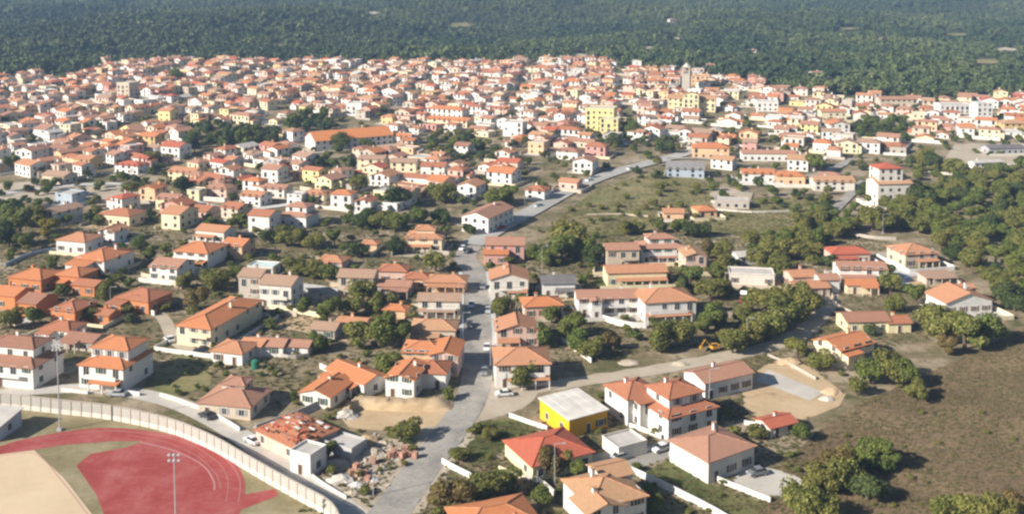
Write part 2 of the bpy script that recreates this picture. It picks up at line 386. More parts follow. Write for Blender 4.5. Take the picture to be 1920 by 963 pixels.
# sports ground
sheet('sports_ground', [(-40, 770), (60, 768), (200, 778), (330, 808), (430, 850), (560, 920), (620, 975), (620, 1040), (-60, 1040)], M_infield, .02, 'worn grass of the sports ground', 2)
outer = [(-30, 850), (20, 829), (100, 812), (190, 801), (270, 806), (340, 818), (400, 838), (440, 866), (458, 900), (456, 940), (440, 975), (400, 1010)]
inner = [(205, 990), (180, 925), (143, 872), (170, 850), (235, 838), (270, 826), (215, 826), (120, 833), (40, 846), (-30, 864)]
sheet('running_track', smooth(outer, 4) + [(300, 1030)] + inner, M_track, .05, 'red running track with its filled bend')
sheet('track_spur', [(440, 930), (515, 915), (522, 928), (450, 955)], M_track, .045, 'short red spur off the running track')
sheet('pitch', [(-40, 856), (64, 843), (120, 895), (190, 985), (150, 1040), (-60, 1040)], M_pitch, .06, 'beige dirt football pitch')
M_line = plain('track_line', (.47, .25, .235), .8)
strip('lane_line', [(262, 828), (330, 846), (380, 872), (400, 900), (402, 918)], .28, M_line, .075, 'pale lane line on the red track')
strip('lane_line', [(195, 806), (275, 811), (340, 823), (396, 843), (433, 870), (450, 902), (447, 940)], .12, M_line, .075, 'thin outer lane line on the red track')
for j, pl in enumerate([[(230, 809), (300, 817), (355, 833), (392, 853), (418, 878), (428, 905), (424, 940)], [(240, 815), (305, 827), (352, 845), (384, 866), (406, 890), (414, 915)], [(60, 826), (130, 813), (195, 808), (230, 809)]]):
    strip('lane_line', pl, .10, M_line, .075, 'thin inner lane line on the red track')
strip('pitch_line', [(-30, 861), (62, 850), (115, 900), (180, 985)], .18, M_line, .08, 'pale line along the pitch edge')

# roads
MAIN = [(690, 1010), (735, 955), (795, 872), (848, 803), (884, 745), (896, 690), (896, 620), (894, 560), (889, 510), (873, 484), (884, 460), (935, 429), (1000, 395), (1080, 352), (1160, 322), (1250, 298), (1300, 284)]
strip('main_road', MAIN[:11], 7.6, M_asphalt, .10, 'grey asphalt road running up through the town')
strip('main_road', MAIN[10:], 9.0, M_worn, .45, 'grey asphalt road climbing past the meadow')
strip('verge', MAIN[:4], 1.8, M_dirt, .07, 'dusty verge along the road', 4.6, 0, .8)
strip('verge', MAIN[:4], 2.0, M_dirt, .07, 'dusty verge beside the gardens', -4.7, 0, .8)
strip('pavement', MAIN[5:9], 1.4, M_conc, .22, 'raised pavement along the straight street', 4.55, .2)
strip('pavement', MAIN[5:9], 1.4, M_conc, .22, 'raised pavement before the pale houses', -4.55, .2)
strip('dirt_road', [(880, 752), (960, 735), (1080, 716), (1200, 698), (1320, 676), (1420, 655), (1490, 632), (1530, 600), (1555, 560), (1540, 520)], 5.6, M_dirt, .08, 'pale dirt road branching off to the right', 0, 0, .5)
strip('service_road', [(-40, 742), (90, 730), (200, 730), (320, 752), (420, 798), (510, 858), (600, 918), (690, 985)], 5.2, M_gravel, .08, 'pale service road behind the stadium wall')
strip('lane', [(480, 805), (560, 775), (620, 748), (660, 722)], 3.2, M_conc, .07, 'narrow concrete lane past the building site')
strip('lane', [(-30, 700), (60, 735)], 4, M_gravel, .06, 'short lane beside the long white building')
strip('lane', [(1250, 298), (1330, 300), (1420, 318), (1520, 330), (1600, 300)], 5, M_asphalt, .5, 'far street behind the meadow')
strip('lane', [(1560, 400), (1590, 370), (1620, 340)], 4.5, M_asphalt, .5, 'lane climbing past the tower house')
strip('lane', [(230, 560), (300, 590), (330, 640), (380, 668)], 3.6, M_dirt, .06, 'dirt lane below the brick red houses')
strip('lane', [(-20, 368), (100, 352), (250, 348), (420, 392), (560, 382)], 5, M_conc, .32, 'pale street through the left of town')
strip('lane', [(1030, 880), (1140, 858), (1220, 838)], 5, M_asphalt, .06, 'grey drive between red and white houses')

# earth bank behind the excavation
def bank():
    mb = MB(); base = smooth([(645, 790), (668, 768), (720, 770), (780, 772), (850, 770)], 8); n = len(base); rows = []
    for j, (dy, z) in enumerate([(0, 0), (.3, .7), (.5, 1.3), (.9, 1.75), (2.2, 1.9), (4.5, 1.5), (7, -.1)]):
        row = []
        for i, (u, v) in enumerate(base):
            p = P(u, v); e = min(i, n - 1 - i) / 4; e = min(1, e)
            row.append((p.x + random.uniform(-.3, .3), p.y + dy + random.uniform(-.25, .25), max(z * e * random.uniform(.75, 1.15), -.1)))
        rows += row
    mb.faces(rows, [(j * n + i, j * n + i + 1, (j + 1) * n + i + 1, (j + 1) * n + i) for j in range(6) for i in range(n - 1)], M_sand)
    o = mb.build('earth_bank', smooth=True); tag(o, 'cut sandy bank above the excavated ground', 'earth bank', kind='structure')
bank()

# ------------------------------------------------------------------ houses
WINCACHE = {}
def window_meshes(w, h, sh):
    key = (w, h, sh)
    if key in WINCACHE: return WINCACHE[key]
    f = MB(); t = .09
    f.box(-w / 2 - t, -w / 2, -.07, .02, -t, h + t, M_frame); f.box(w / 2, w / 2 + t, -.07, .02, -t, h + t, M_frame)
    f.box(-w / 2, w / 2, -.07, .02, h, h + t, M_frame); f.box(-w / 2 - .06, w / 2 + .06, -.14, .02, -.15, -t - .002, M_frame)
    f.box(-.03, .03, -.05, .02, 0, h, M_frame)
    p = MB(); p.box(-w / 2, w / 2, -.025, .02, -t + .002, h - .002, M_glass)
    s = None
    if sh is not None:
        s = MB(); s.box(-w / 2 - t - w * .5, -w / 2 - t - .01, -.06, .02, -.05, h + .05, M_shutter[sh])
        s2 = MB(); s2.box(w / 2 + t + .01, w / 2 + t + w * .5, -.06, .02, -.05, h + .05, M_shutter[sh])
        s = (s.mesh('shutter'), s2.mesh('shutter'))
    r = (f.mesh('window'), p.mesh('pane'), s); WINCACHE[key] = r; return r
def dmesh():
    if 'door' in WINCACHE: return WINCACHE['door']
    d = MB(); d.box(-.5, .5, -.05, .02, 0, 2.1, M_wood); f = MB()
    f.box(-.6, -.502, -.08, .02, 0, 2.2, M_frame); f.box(.502, .6, -.08, .02, 0, 2.2, M_frame); f.box(-.502, .502, -.08, .02, 2.102, 2.2, M_frame)
    WINCACHE['door'] = (d.mesh('door'), f.mesh('door_frame')); return WINCACHE['door']

def wall_geo(mb, ox, oy, w, d, z0, h, roof, rise, m):
    x0, x1, y0, y1 = ox - w / 2, ox + w / 2, oy - d / 2, oy + d / 2
    A = [(x0, y0), (x1, y0), (x1, y1), (x0, y1)]
    lo = [(x, y, z0) for x, y in A]; zt = {'shed': h}.get(roof, h)
    if roof == 'gx':
        mb.poly([lo[0], lo[1], (x1, y0, h), (x0, y0, h)], m); mb.poly([lo[2], lo[3], (x0, y1, h), (x1, y1, h)], m)
        mb.poly([lo[1], lo[2], (x1, y1, h), (x1, oy, h + rise - .1), (x1, y0, h)], m); mb.poly([lo[3], lo[0], (x0, y0, h), (x0, oy, h + rise - .1), (x0, y1, h)], m)
    elif roof == 'gy':
        mb.poly([lo[0], lo[1], (x1, y0, h), (ox, y0, h + rise - .1), (x0, y0, h)], m); mb.poly([lo[2], lo[3], (x0, y1, h), (ox, y1, h + rise - .1), (x1, y1, h)], m)
        mb.poly([lo[1], lo[2], (x1, y1, h), (x1, y0, h)], m); mb.poly([lo[3], lo[0], (x0, y0, h), (x0, y1, h)], m)
    elif roof == 'shed':
        hb = h + rise
        mb.poly([lo[0], lo[1], (x1, y0, h), (x0, y0, h)], m); mb.poly([lo[2], lo[3], (x0, y1, hb), (x1, y1, hb)], m)
        mb.poly([lo[1], lo[2], (x1, y1, hb), (x1, y0, h)], m); mb.poly([lo[3], lo[0], (x0, y0, h), (x0, y1, hb)], m)
    else:
        for i in range(4):
            a, b = A[i], A[(i + 1) % 4]; mb.poly([(*a, z0), (*b, z0), (*b, h), (*a, h)], m)
        mb.poly([(x, y, h) for x, y in A], m)
def roof_geo(mb, ox, oy, w, d, h, roof, rise, m, o=.45, wm=None):
    """adds the roof solid; returns ridge and hip lines"""
    x0, x1, y0, y1 = ox - w / 2 - o, ox + w / 2 + o, oy - d / 2 - o, oy + d / 2 + o; t = .16; lines = []
    if roof in ('hip', 'pyr'):
        A = [(x0, y0), (x1, y0), (x1, y1), (x0, y1)]
        if roof == 'pyr': r = [(ox, oy, h + rise), (ox, oy, h + rise)]; al = 'x'
        elif w >= d: e = (w - d) / 2 + .3; r = [(ox - e, oy, h + rise), (ox + e, oy, h + rise)]; al = 'x'
        else: e = (d - w) / 2 + .3; r = [(ox, oy - e, h + rise), (ox, oy + e, h + rise)]; al = 'y'
        T = [(*a, h) for a in A]; B = [(*a, h - t) for a in A]
        for i in range(4): mb.poly([B[i], B[(i + 1) % 4], T[(i + 1) % 4], T[i]], m)
        mb.poly(B[::-1], m)
        if al == 'x':
            mb.poly([T[0], T[1], r[1], r[0]], m); mb.poly([T[2], T[3], r[0], r[1]], m); mb.poly([T[1], T[2], r[1]], m); mb.poly([T[3], T[0], r[0]], m)
            lines = [(r[0], r[1]), (T[0], r[0]), (T[3], r[0]), (T[1], r[1]), (T[2], r[1])]
        else:
            mb.poly([T[0], T[1], r[0]], m); mb.poly([T[1], T[2], r[1], r[0]], m); mb.poly([T[2], T[3], r[1]], m); mb.poly([T[3], T[0], r[0], r[1]], m)
            lines = [(r[0], r[1]), (T[0], r[0]), (T[1], r[0]), (T[2], r[1]), (T[3], r[1])]
    elif roof in ('gx', 'gy'):
        def q(a, b, z): return (a, b, z) if roof == 'gx' else (b, a, z)
        if roof == 'gx': a0, a1, c, b0, b1 = x0, x1, oy, y0, y1
        else: a0, a1, c, b0, b1 = y0, y1, ox, x0, x1
        sec = [(b0, h), (c, h + rise), (b1, h), (b1, h - t), (c, h + rise - t - .02), (b0, h - t)]
        L = [q(a0, b, z) for b, z in sec]; Rr = [q(a1, b, z) for b, z in sec]
        for i in range(6): mb.poly([L[i], L[(i + 1) % 6], Rr[(i + 1) % 6], Rr[i]], m)
        for S in (L, Rr): mb.poly([S[0], S[1], S[4], S[5]], m); mb.poly([S[1], S[2], S[3], S[4]], m)
        lines = [(L[1], Rr[1])]
    elif roof == 'shed':
        k = rise / d; zf, zb = h - k * o, h + rise + k * o
        p = [(x0, y0, zf), (x1, y0, zf), (x1, y1, zb), (x0, y1, zb)]; u = [(a, b, c + t) for a, b, c in p]
        mb.faces(p + u, [(0, 3, 2, 1), (4, 5, 6, 7), (0, 1, 5, 4), (1, 2, 6, 5), (2, 3, 7, 6), (3, 0, 4, 7)], m)
    else:  # flat with a parapet
        x0, x1, y0, y1 = ox - w / 2 - .06, ox + w / 2 + .06, oy - d / 2 - .06, oy + d / 2 + .06
        mb.box(x0, x1, y0, y1, h + .003, h + .12, m); pw = wm or m; g = .22; z1 = h + .5
        mb.box(x0, x1, y0, y0 + g, h + .121, z1, pw); mb.box(x0, x1, y1 - g, y1, h + .121, z1, pw)
        mb.box(x0, x0 + g, y0 + g + .001, y1 - g - .001, h + .121, z1, pw); mb.box(x1 - g, x1, y0 + g + .001, y1 - g - .001, h + .121, z1, pw)
    return lines
def slots(n, L): return [(-L / 2 + L * (i + .5) / n) for i in range(n)]
def face_windows(rng, w, d, z0, h, base, storeyh=2.95):
    """(face, along, z, w, h) for front, left and right faces"""
    out = []; ns = max(1, int(round((h - z0) / 3.05)))
    for st in range(ns):
        z = z0 + st * 3.0
        for face, L in (('f', w), ('r', d), ('l', d)):
            n = max(1, int(L / 3.3)) if face == 'f' else max(1, int(L / 4.2))
            for x in slots(n, L):
                if rng.random() < (.08 if face == 'f' else .22): continue
                if face == 'f' and st > 0 and rng.random() < .45: out.append((face, x, z + .12, 1.5, 2.2))
                else: out.append((face, x, z + 1.0, rng.choice([1.2, 1.3, 1.1]), rng.choice([1.4, 1.3])))
    return out
def place_face(face, along, ox, oy, w, d):
    if face == 'f': return (ox + along, oy - d / 2, 0.0)
    if face == 'r': return (ox + w / 2, oy + along, math.pi / 2)
    return (ox - w / 2, oy - along, -math.pi / 2)
def body(root, rng, ox, oy, w, d, z0, h, roof, wc, rc, near, rise=None, wn='wall', rn='roof', balc=True, win=True, tops=0, ovh=.45, porch=False, noleft=False):
    wm, rm = wall_mat(wc), roof_mat(rc)
    if rise is None: rise = {'hip': .17, 'pyr': .19, 'gx': .17, 'gy': .17, 'shed': .12}.get(roof, 0) * (min(w, d) if roof in ('hip', 'pyr') else d if roof in ('gx', 'shed') else w)
    mb = MB(); wall_geo(mb, ox, oy, w, d, z0, h, roof, rise, wm); wall = mb.build(wn, root)
    mb = MB(); lines = roof_geo(mb, ox, oy, w, d, h, roof, rise, rm, ovh, wm); ro = mb.build(rn, root)
    if near and lines:
        mb = MB(); cm = roof_mat('salmon' if rc in ('orange', 'salmon', 'tan') else rc)
        for a, b in lines: mb.bar((a[0], a[1], a[2] + .03), (b[0], b[1], b[2] + .03), .13, cm)
        mb.build('ridge_cap', ro)
    if roof not in ('flat', 'shed') and rng.random() < .7:
        mb = MB(); cx, cy = ox + rng.uniform(-.25, .25) * w, oy + rng.uniform(0.05, .25) * d; zz = h + rise * .35
        mb.box(cx - .35, cx + .35, cy - .3, cy + .3, zz, h + rise + .7, wm); mb.box(cx - .45, cx + .45, cy - .4, cy + .4, h + rise + .701, h + rise + .85, rm); mb.build('chimney', ro)
    if not win: return wall, ro
    W = [q for q in face_windows(rng, w, d, z0, h, 0) if not (noleft and q[0] == 'l')]
    if near:
        sh = rng.choice([None, 0, 0, 1, 2]); hasdoor = z0 > .5
        for face, al, z, ww, hh in W:
            if not hasdoor and face == 'f' and z < z0 + 1.5 and rng.random() < .5:
                hasdoor = True; px, py, rz = place_face(face, al, ox, oy, w, d); dm, fm = dmesh()
                do = new('door', dm, root, (px, py, z0 + .02), rz); new('door_frame', fm, do); continue
            px, py, rz = place_face(face, al, ox, oy, w, d); fm, pm, sm = window_meshes(ww, hh, sh if ww < 1.4 else None)
            wo = new('window', fm, root, (px, py, z), rz); new('pane', pm, wo)
            if sm and face == 'f':
                for s_ in sm: new('shutter', s_, wo)
        if balc and h - z0 > 5 and rng.random() < .75:
            bw = w * rng.uniform(.45, .85); bx = ox + rng.uniform(-.5, .5) * (w - bw) * .8; zb = z0 + 2.95
            mb = MB(); mb.box(bx - bw / 2, bx + bw / 2, oy - d / 2 - 1.25, oy - d / 2 + .02, zb - .16, zb, wm); bo = mb.build('balcony', root)
            mb = MB(); rl = M_iron if rng.random() < .5 else wm; yb = oy - d / 2 - 1.2
            if rl is M_iron:
                mb.bar((bx - bw / 2, yb, zb + .95), (bx + bw / 2, yb, zb + .95), .04, rl)
                nb = int(bw / .35)
                for i in range(nb + 1): xx = bx - bw / 2 + .02 + (bw - .04) * i / nb; mb.bar((xx, yb, zb + .003), (xx, yb, zb + .95), .022, rl, n=3)
            else: mb.box(bx - bw / 2, bx + bw / 2, yb - .06, yb + .06, zb + .003, zb + .9, rl)
            mb.build('railing', bo)
        if porch:
            pw = w * rng.uniform(.5, .9); px0 = ox + rng.choice([-1, 1]) * (w - pw) * .45; yf = oy - d / 2; dp = rng.uniform(2.0, 3.0)
            mb = MB(); zt = z0 + 2.75; a, b = px0 - pw / 2, px0 + pw / 2
            mb.faces([(a, yf - dp, zt - .4), (b, yf - dp, zt - .4), (b, yf - .003, zt), (a, yf - .003, zt), (a, yf - dp, zt - .26), (b, yf - dp, zt - .26), (b, yf - .003, zt + .14), (a, yf - .003, zt + .14)], [(0, 3, 2, 1), (4, 5, 6, 7), (0, 1, 5, 4), (1, 2, 6, 5), (2, 3, 7, 6), (3, 0, 4, 7)], rm); po = mb.build('porch', root)
            n = max(2, int(pw / 2.6))
            for i in range(n + 1):
                mb = MB(); xx = a + .2 + (pw - .4) * i / n; mb.box(xx - .14, xx + .14, yf - dp + .1, yf - dp + .38, z0, zt - .36, wm); mb.build('pillar', po)
    elif W:
        mb = MB()
        for face, al, z, ww, hh in W:
            px, py, rz = place_face(face, al, ox, oy, w, d); T = Matrix.Translation((px, py, z)) @ Matrix.Rotation(rz, 4, 'Z')
            mb.box(-ww / 2, ww / 2, -.03, .02, 0, hh, M_glass, T)
        tag(mb.build('windows', root), kind='stuff')
    return wall, ro

WADJ = dict(white='white', offwhite='off-white', cream='cream', yellow='yellow', paleyellow='pale-yellow', ochre='ochre', pink='pinkish', peach='peach', beige='beige', stone='stone-grey', brick='brick-red', grey='grey', brightyellow='bright-yellow', rose='rose', bluegrey='blue-grey')
RADJ = dict(vivid='bright-orange', orange='orange', terracotta='terracotta', salmon='salmon', pink='pink', red='red', brown='brown', dull='dull', tan='tan', grey='grey', slate='dark', metal='metal', concrete='concrete', cyan='pale-green')
TADJ = dict(hip='hipped', pyr='pyramid', gx='gabled', gy='front-gabled', shed='sloping', flat='flat')
YARDS = []
FOOT = []   # (x, y, radius) of everything that stands
def house(u, v, w, d, h, rot, roof, wc, rc, near=True, tier=None, ann=None, label=None, name='house', landmark=None, rise=None, balc=True, win=True, pt=None, group='houses of the town', cat='house', ovh=.45, noleft=False, porch=None):
    if pt is None:
        h *= .94
        zc = h + .07 * min(w, d); p = P(u, v, zc); x, y = p.x, p.y
    else: x, y = pt
    if pt is None and v < 405: near = False
    zg = float(terr(x, y)) - (.0 if y < 430 else .35)
    rng = random.Random(int(abs(x) * 131 + abs(y) * 17 + 5))
    root = empty(name, (x, y, zg), R(rot))
    body(root, rng, 0, 0, w, d, 0, h, roof, wc, rc, near, rise, balc=balc, win=win, ovh=ovh, noleft=noleft, porch=porch if porch is not None else near and win and name == 'house' and w > 8 and not ann and roof != 'flat' and rng.random() < .6)
    if tier:
        tw, td, th, ty = tier[:4]; tx = tier[4] if len(tier) > 4 else 0
        body(root, rng, tx, ty, tw, td, h + .2, th, tier[5] if len(tier) > 5 else 'hip', wc, tier[6] if len(tier) > 6 else rc, near, None, 'upper_wall', 'upper_roof', False)
    for a in ann or []:
        ax, ay, aw, ad, ah, ar = a[:6]
        body(root, rng, ax, ay, aw, ad, 0, ah, ar, a[6] if len(a) > 6 else wc, a[7] if len(a) > 7 else rc, near, None, 'annex_wall', 'annex_roof', False)
    FOOT.append((x, y, .5 * max(w, d) + 1.0)); YARDS.append((x, y, w, d, R(rot), near))
    desc = f'{WADJ[wc]} {cat} with {RADJ[rc]} {TADJ[roof]} roof'
    reg(root, desc, cat, group, (x, y, zg), label)
    if landmark: uu, vv_, _ = proj(x, y, zg + 1); land(landmark, uu, vv_)
    return root

# ---- the nearer houses, one line each: photo pixel of the roof's middle, width, depth, eaves height, turn, roof, wall, tiles
A = -16
house(30, 662, 18, 11, 5.6, -13, 'hip', 'white', 'brown', tier=(13, 7, 8.6, 1.5), porch=False, label='long white building with brown two-level roof behind the stadium wall', landmark='the long white building')
house(218, 663, 12, 12, 6, -14, 'hip', 'white', 'orange', tier=(10, 8, 8.8, 1.5), porch=True, label='white villa with orange two-level roof above the bend of the stadium wall', landmark='the two-level white villa')
house(120, 606, 9, 7, 3.2, A, 'hip', 'white', 'terracotta', balc=False)
house(160, 628, 9, 6, 2.8, A, 'gx', 'stone', 'brown', balc=False)
house(138, 568, 8, 9, 5, A, 'hip', 'brick', 'terracotta', landmark='the tall brick-red house')
house(20, 541, 10, 8, 4.6, A, 'gx', 'brick', 'orange')
house(72, 556, 6, 9, 4.6, A, 'gx', 'brick', 'brown')
house(200, 582, 5, 5, 3, A, 'gx', 'brick', 'terracotta', balc=False)
house(68, 509, 12, 10, 4.4, A, 'hip', 'brick', 'orange')
house(143, 505, 9, 9, 4.4, A, 'hip', 'brick', 'orange')
house(168, 527, 8, 6, 3.5, A, 'gx', 'brick', 'terracotta')
house(270, 547, 12, 10, 4.2, A - 6, 'hip', 'brick', 'terracotta', ann=[(-4, -6, 5, 4, 3, 'shed')])
house(414, 580, 10.5, 25, 5.6, -18, 'hip', 'cream', 'orange', label='long cream building with bright orange hipped roof and blue shed', landmark='the long cream building')
house(440, 645, 9, 8, 3.4, A, 'hip', 'white', 'salmon', ann=[(3, 5, 6, 5, 3, 'gx')], balc=False)
house(440, 735, 12.5, 10, 3.3, -12, 'hip', 'beige', 'pink', tier=(5.5, 4.5, 5.6, 2.4, -.5), label='beige villa with broad pink hipped roof and a small turret', landmark='the beige turret villa')
house(505, 637, 9.5, 6, 3, -8, 'gx', 'white', 'pink', ann=[(8, .8, 6, 5, 2.6, 'gx')], balc=False)
house(612, 607, 7, 6, 3.2, -12, 'gx', 'stone', 'dull', balc=False)
house(664, 598, 8, 6, 2.8, -12, 'gx', 'peach', 'salmon', balc=False)
house(743, 573, 6.5, 5, 2.8, -10, 'hip', 'peach', 'orange', balc=False)
house(815, 604, 12, 8, 4, -4, 'hip', 'beige', 'tan')
house(796, 645, 10, 8, 5, -4, 'hip', 'peach', 'orange')
house(838, 648, 7, 10, 5.6, -6, 'gy', 'pink', 'orange')
house(763, 690, 7, 10, 5, -14, 'gy', 'white', 'orange')
house(810, 682, 8, 8, 4.2, -6, 'hip', 'white', 'terracotta')
house(668, 693, 14, 7, 3.6, -42, 'gx', 'white', 'orange', balc=False)
house(613, 719, 8, 10, 3.2, -22, 'gy', 'offwhite', 'orange', balc=False, landmark='the excavation house')
house(968, 604, 11, 9, 5, 4, 'gy', 'pink', 'salmon', balc=False)
house(977, 660, 13, 11, 6, 4, 'hip', 'white', 'salmon', label='white house with salmon hipped roof where the dirt road branches off', landmark='the junction house')
house(1187, 722, 9, 9, 6.4, 28, 'hip', 'white', 'terracotta', ann=[(-1, -5.5, 4, 3, 5.6, 'shed')], label='tall white house with terracotta roof behind the bright-yellow building')
house(1270, 748, 13, 11, 5.2, 28, 'hip', 'white', 'terracotta', tier=(9, 8, 7.8, 1), label='white terraced villa with stepped terracotta roofs beside the dirt road', landmark='the stepped white villa')
house(1347, 692, 14, 8, 4.4, 27, 'gx', 'white', 'pink', balc=False)
house(1028, 828, 13.5, 12, 3.5, 27, 'hip', 'paleyellow', 'red', label='pale-yellow bungalow with broad red hipped roof by the lawn', landmark='the red-roofed bungalow', balc=False)
house(1171, 820, 7, 6, 2.6, 28, 'flat', 'offwhite', 'concrete', balc=False, win=False, label='low flat-roofed concrete garage beside the bright-yellow building', name='garage', cat='garage')
house(1133, 905, 11, 11, 5.6, 24, 'hip', 'white', 'tan', ann=[(-3.2, -3.5, 7.5, 6, 5, 'gy'), (3.5, 4, 6, 6, 6.2, 'gx')], label='white villa with tan cross-gabled roof at the bottom edge', landmark='the cross-gabled white villa')
house(925, 957, 14, 10, 3.2, 20, 'hip', 'beige', 'orange', ann=[(3, -5, 6, 5, 3, 'gy')], balc=False, label='orange-roofed house cut off by the bottom edge beside the trees')
house(1335, 822, 12.5, 11, 4.8, 33, 'hip', 'offwhite', 'pink', rise=1.7, balc=False, noleft=True, label='big off-white house with plain side wall and pink roof by the gravel yard', landmark='the plain-walled house')
house(1582, 634, 12, 9, 5, 30, 'gx', 'cream', 'orange', ann=[(-3, -5, 5, 3, 3.8, 'shed')], label='cream house with bright orange gabled roof at the edge of the field', landmark='the field-edge house')
house(1618, 589, 12, 8, 3.6, 4, 'gx', 'paleyellow', 'brown', ann=[(8.5, -1.5, 6.5, 6, 2.9, 'gx', 'paleyellow', 'terracotta')], balc=False)
house(1797, 550, 15, 10, 4.2, 12, 'gy', 'white', 'salmon', ann=[(5.5, 5.5, 5, 5, 4.8, 'gx')], balc=False, label='white bungalow with wide salmon gable below the grove', landmark='the white bungalow')
house(1455, 784, 7, 5, 2.6, 25, 'gx', 'offwhite', 'red', balc=False)
house(287, 346, 8, 9, 6, A, 'gy', 'peach', 'orange')
house(323, 366, 10, 9, 5, A, 'gx', 'paleyellow', 'pink', landmark='the pale-yellow house')
house(369, 352, 6, 6, 5, A, 'flat', 'paleyellow', 'concrete')
house(115, 388, 9, 13, 5.4, -30, 'gy', 'offwhite', 'dull')
house(132, 357, 9, 8, 5.4, -20, 'flat', 'bluegrey', 'concrete')
house(230, 394, 14, 10, 4.8, -18, 'hip', 'cream', 'terracotta')
house(150, 441, 12, 10, 4.8, A, 'hip', 'white', 'salmon')
house(212, 426, 7, 8, 5, A, 'gy', 'white', 'salmon')
house(196, 471, 12, 14, 5.4, -20, 'hip', 'white', 'orange', ann=[(-2, -9, 8, 4.5, 4, 'shed')])
house(323, 489, 10, 10, 5, A, 'gx', 'white', 'pink')
house(376, 459, 13, 12, 5.6, A, 'hip', 'white', 'orange')
house(412, 345, 12, 9, 5, A, 'hip', 'pink', 'pink')
house(480, 359, 10, 9, 5, -20, 'gx', 'white', 'salmon')
house(496, 396, 9, 9, 7, -16, 'gx', 'white', 'terracotta', landmark='the tall white house')
house(405, 425, 12, 8, 4.5, -18, 'gx', 'offwhite', 'salmon')
house(447, 451, 8, 9, 5, A, 'gx', 'peach', 'orange')
house(520, 346, 11, 8, 5, A, 'gx', 'offwhite', 'pink')
house(558, 360, 7, 6, 5, A, 'flat', 'white', 'concrete')
house(595, 356, 10, 8, 5, A, 'hip', 'cream', 'salmon')
house(645, 358, 9, 8, 6.6, -12, 'hip', 'white', 'orange')
house(686, 372, 7, 8, 5, -12, 'gy', 'white', 'terracotta')
house(560, 396, 12, 10, 4.8, -18, 'hip', 'white', 'pink', tier=(9, 7, 7.5, 1.5))
house(478, 508, 7, 8, 6.6, -12, 'gx', 'stone', 'dull')
house(528, 521, 10, 9, 7.4, -12, 'gx', 'offwhite', 'dull', label='pale stone house with tall balcony front behind the long cream building', landmark='the tall stone house')
house(672, 509, 11, 8, 6, -6, 'gx', 'beige', 'dull', landmark='the square beige house')
house(740, 499, 9, 7, 4.5, -6, 'hip', 'pink', 'terracotta')
house(742, 528, 10, 6, 3.4, -6, 'gx', 'stone', 'pink', balc=False)
house(625, 482, 9, 7, 2.8, -14, 'hip', 'pink', 'salmon', balc=False)
house(695, 452, 6, 5, 2.8, -10, 'hip', 'peach', 'salmon', balc=False)
house(798, 437, 13, 10, 5.2, -4, 'hip', 'cream', 'salmon', tier=(7, 6, 7.2, 1.5))
house(915, 392, 11.5, 21, 6.6, -27, 'gy', 'white', 'pink', label='white gable-fronted house with long shaded side beside the bending road', landmark='the white gable-fronted house')
house(884, 340, 9, 10, 6.4, -24, 'gy', 'white', 'salmon')
house(1010, 349, 9, 9, 5, -24, 'hip', 'white', 'terracotta')
house(1070, 335, 9, 7, 4, -26, 'gx', 'pink', 'salmon')
house(948, 449, 13, 9, 6.2, -2, 'gx', 'rose', 'pink', ann=[(-3, -6.5, 8, 4, 3.6, 'shed', 'rose', 'orange')])
house(954, 510, 11.5, 10, 6.4, 2, 'gy', 'offwhite', 'salmon', label='off-white house with two dark windows under a salmon gable beside the street', landmark='the salmon-gabled house')
house(1015, 561, 11, 8, 4, 8, 'hip', 'pink', 'orange')
house(1045, 520, 10, 8, 4.6, 4, 'gx', 'white', 'slate')
house(1138, 547, 18, 8, 5.6, 4, 'gx', 'white', 'pink', ann=[(-4, -5, 3, 2.4, 5.2, 'gy')])
house(825, 553, 12, 7, 5.4, -2, 'gx', 'offwhite', 'dull')
house(836, 519, 13, 7, 3.5, -4, 'hip', 'peach', 'salmon', balc=False)
house(784, 514, 8, 6, 3.8, -6, 'hip', 'peach', 'terracotta', balc=False)
house(1164, 459, 11, 8, 6.6, 5, 'gx', 'beige', 'pink')
house(1237, 455, 15, 9, 5.6, 5, 'hip', 'white', 'pink', tier=(9, 6, 8, 1), landmark='the pale terraced block')
house(1298, 470, 7, 9, 6, 6, 'gy', 'pink', 'tan')
house(1190, 500, 19, 8, 4.8, 5, 'gx', 'paleyellow', 'salmon')
house(1245, 547, 15, 12, 6.4, 10, 'hip', 'white', 'salmon', label='big white house with broad salmon hipped roof right of the terraced row', landmark='the big white house')
house(1397, 473, 8, 6, 3.2, 15, 'gx', 'white', 'concrete', balc=False)
house(1408, 506, 14, 7, 3.8, -8, 'flat', 'offwhite', 'concrete', balc=False)
house(1262, 393, 8, 7, 3.4, -5, 'gx', 'peach', 'salmon', balc=False)
house(1320, 388, 8, 8, 3.4, 10, 'hip', 'peach', 'orange', balc=False)
house(1372, 372, 14, 7, 3.6, -10, 'flat', 'stone', 'concrete', balc=False)
house(1667, 336, 15, 11, 11, 6, 'gx', 'offwhite', 'tan', tier=(10.5, 9, 16.5, 1.0, -1, 'pyr', 'red'), label='tall off-white tower house with red pyramid roof beside the grove', landmark='the tower house')
house(1588, 466, 13, 8, 4, 4, 'hip', 'pink', 'red', balc=False)
house(1612, 494, 15, 8, 5, -3, 'gx', 'white', 'pink')
house(1611, 526, 9.5, 6, 3, 0, 'gx', 'cream', 'orange', balc=False)
house(1710, 463, 12, 11, 5, 12, 'pyr', 'beige', 'salmon', balc=False, label='beige house with salmon pyramid roof against the grove', landmark='the pyramid-roofed house')
house(1500, 509, 8, 7, 4, 8, 'gx', 'pink', 'salmon')
house(1515, 530, 11, 7, 3, 8, 'gx', 'beige', 'salmon', balc=False)
house(1550, 516, 6, 6, 4.5, 5, 'gx', 'white', 'pink')
house(1755, 513, 10, 5, 2.4, 12, 'shed', 'stone', 'dull', balc=False)
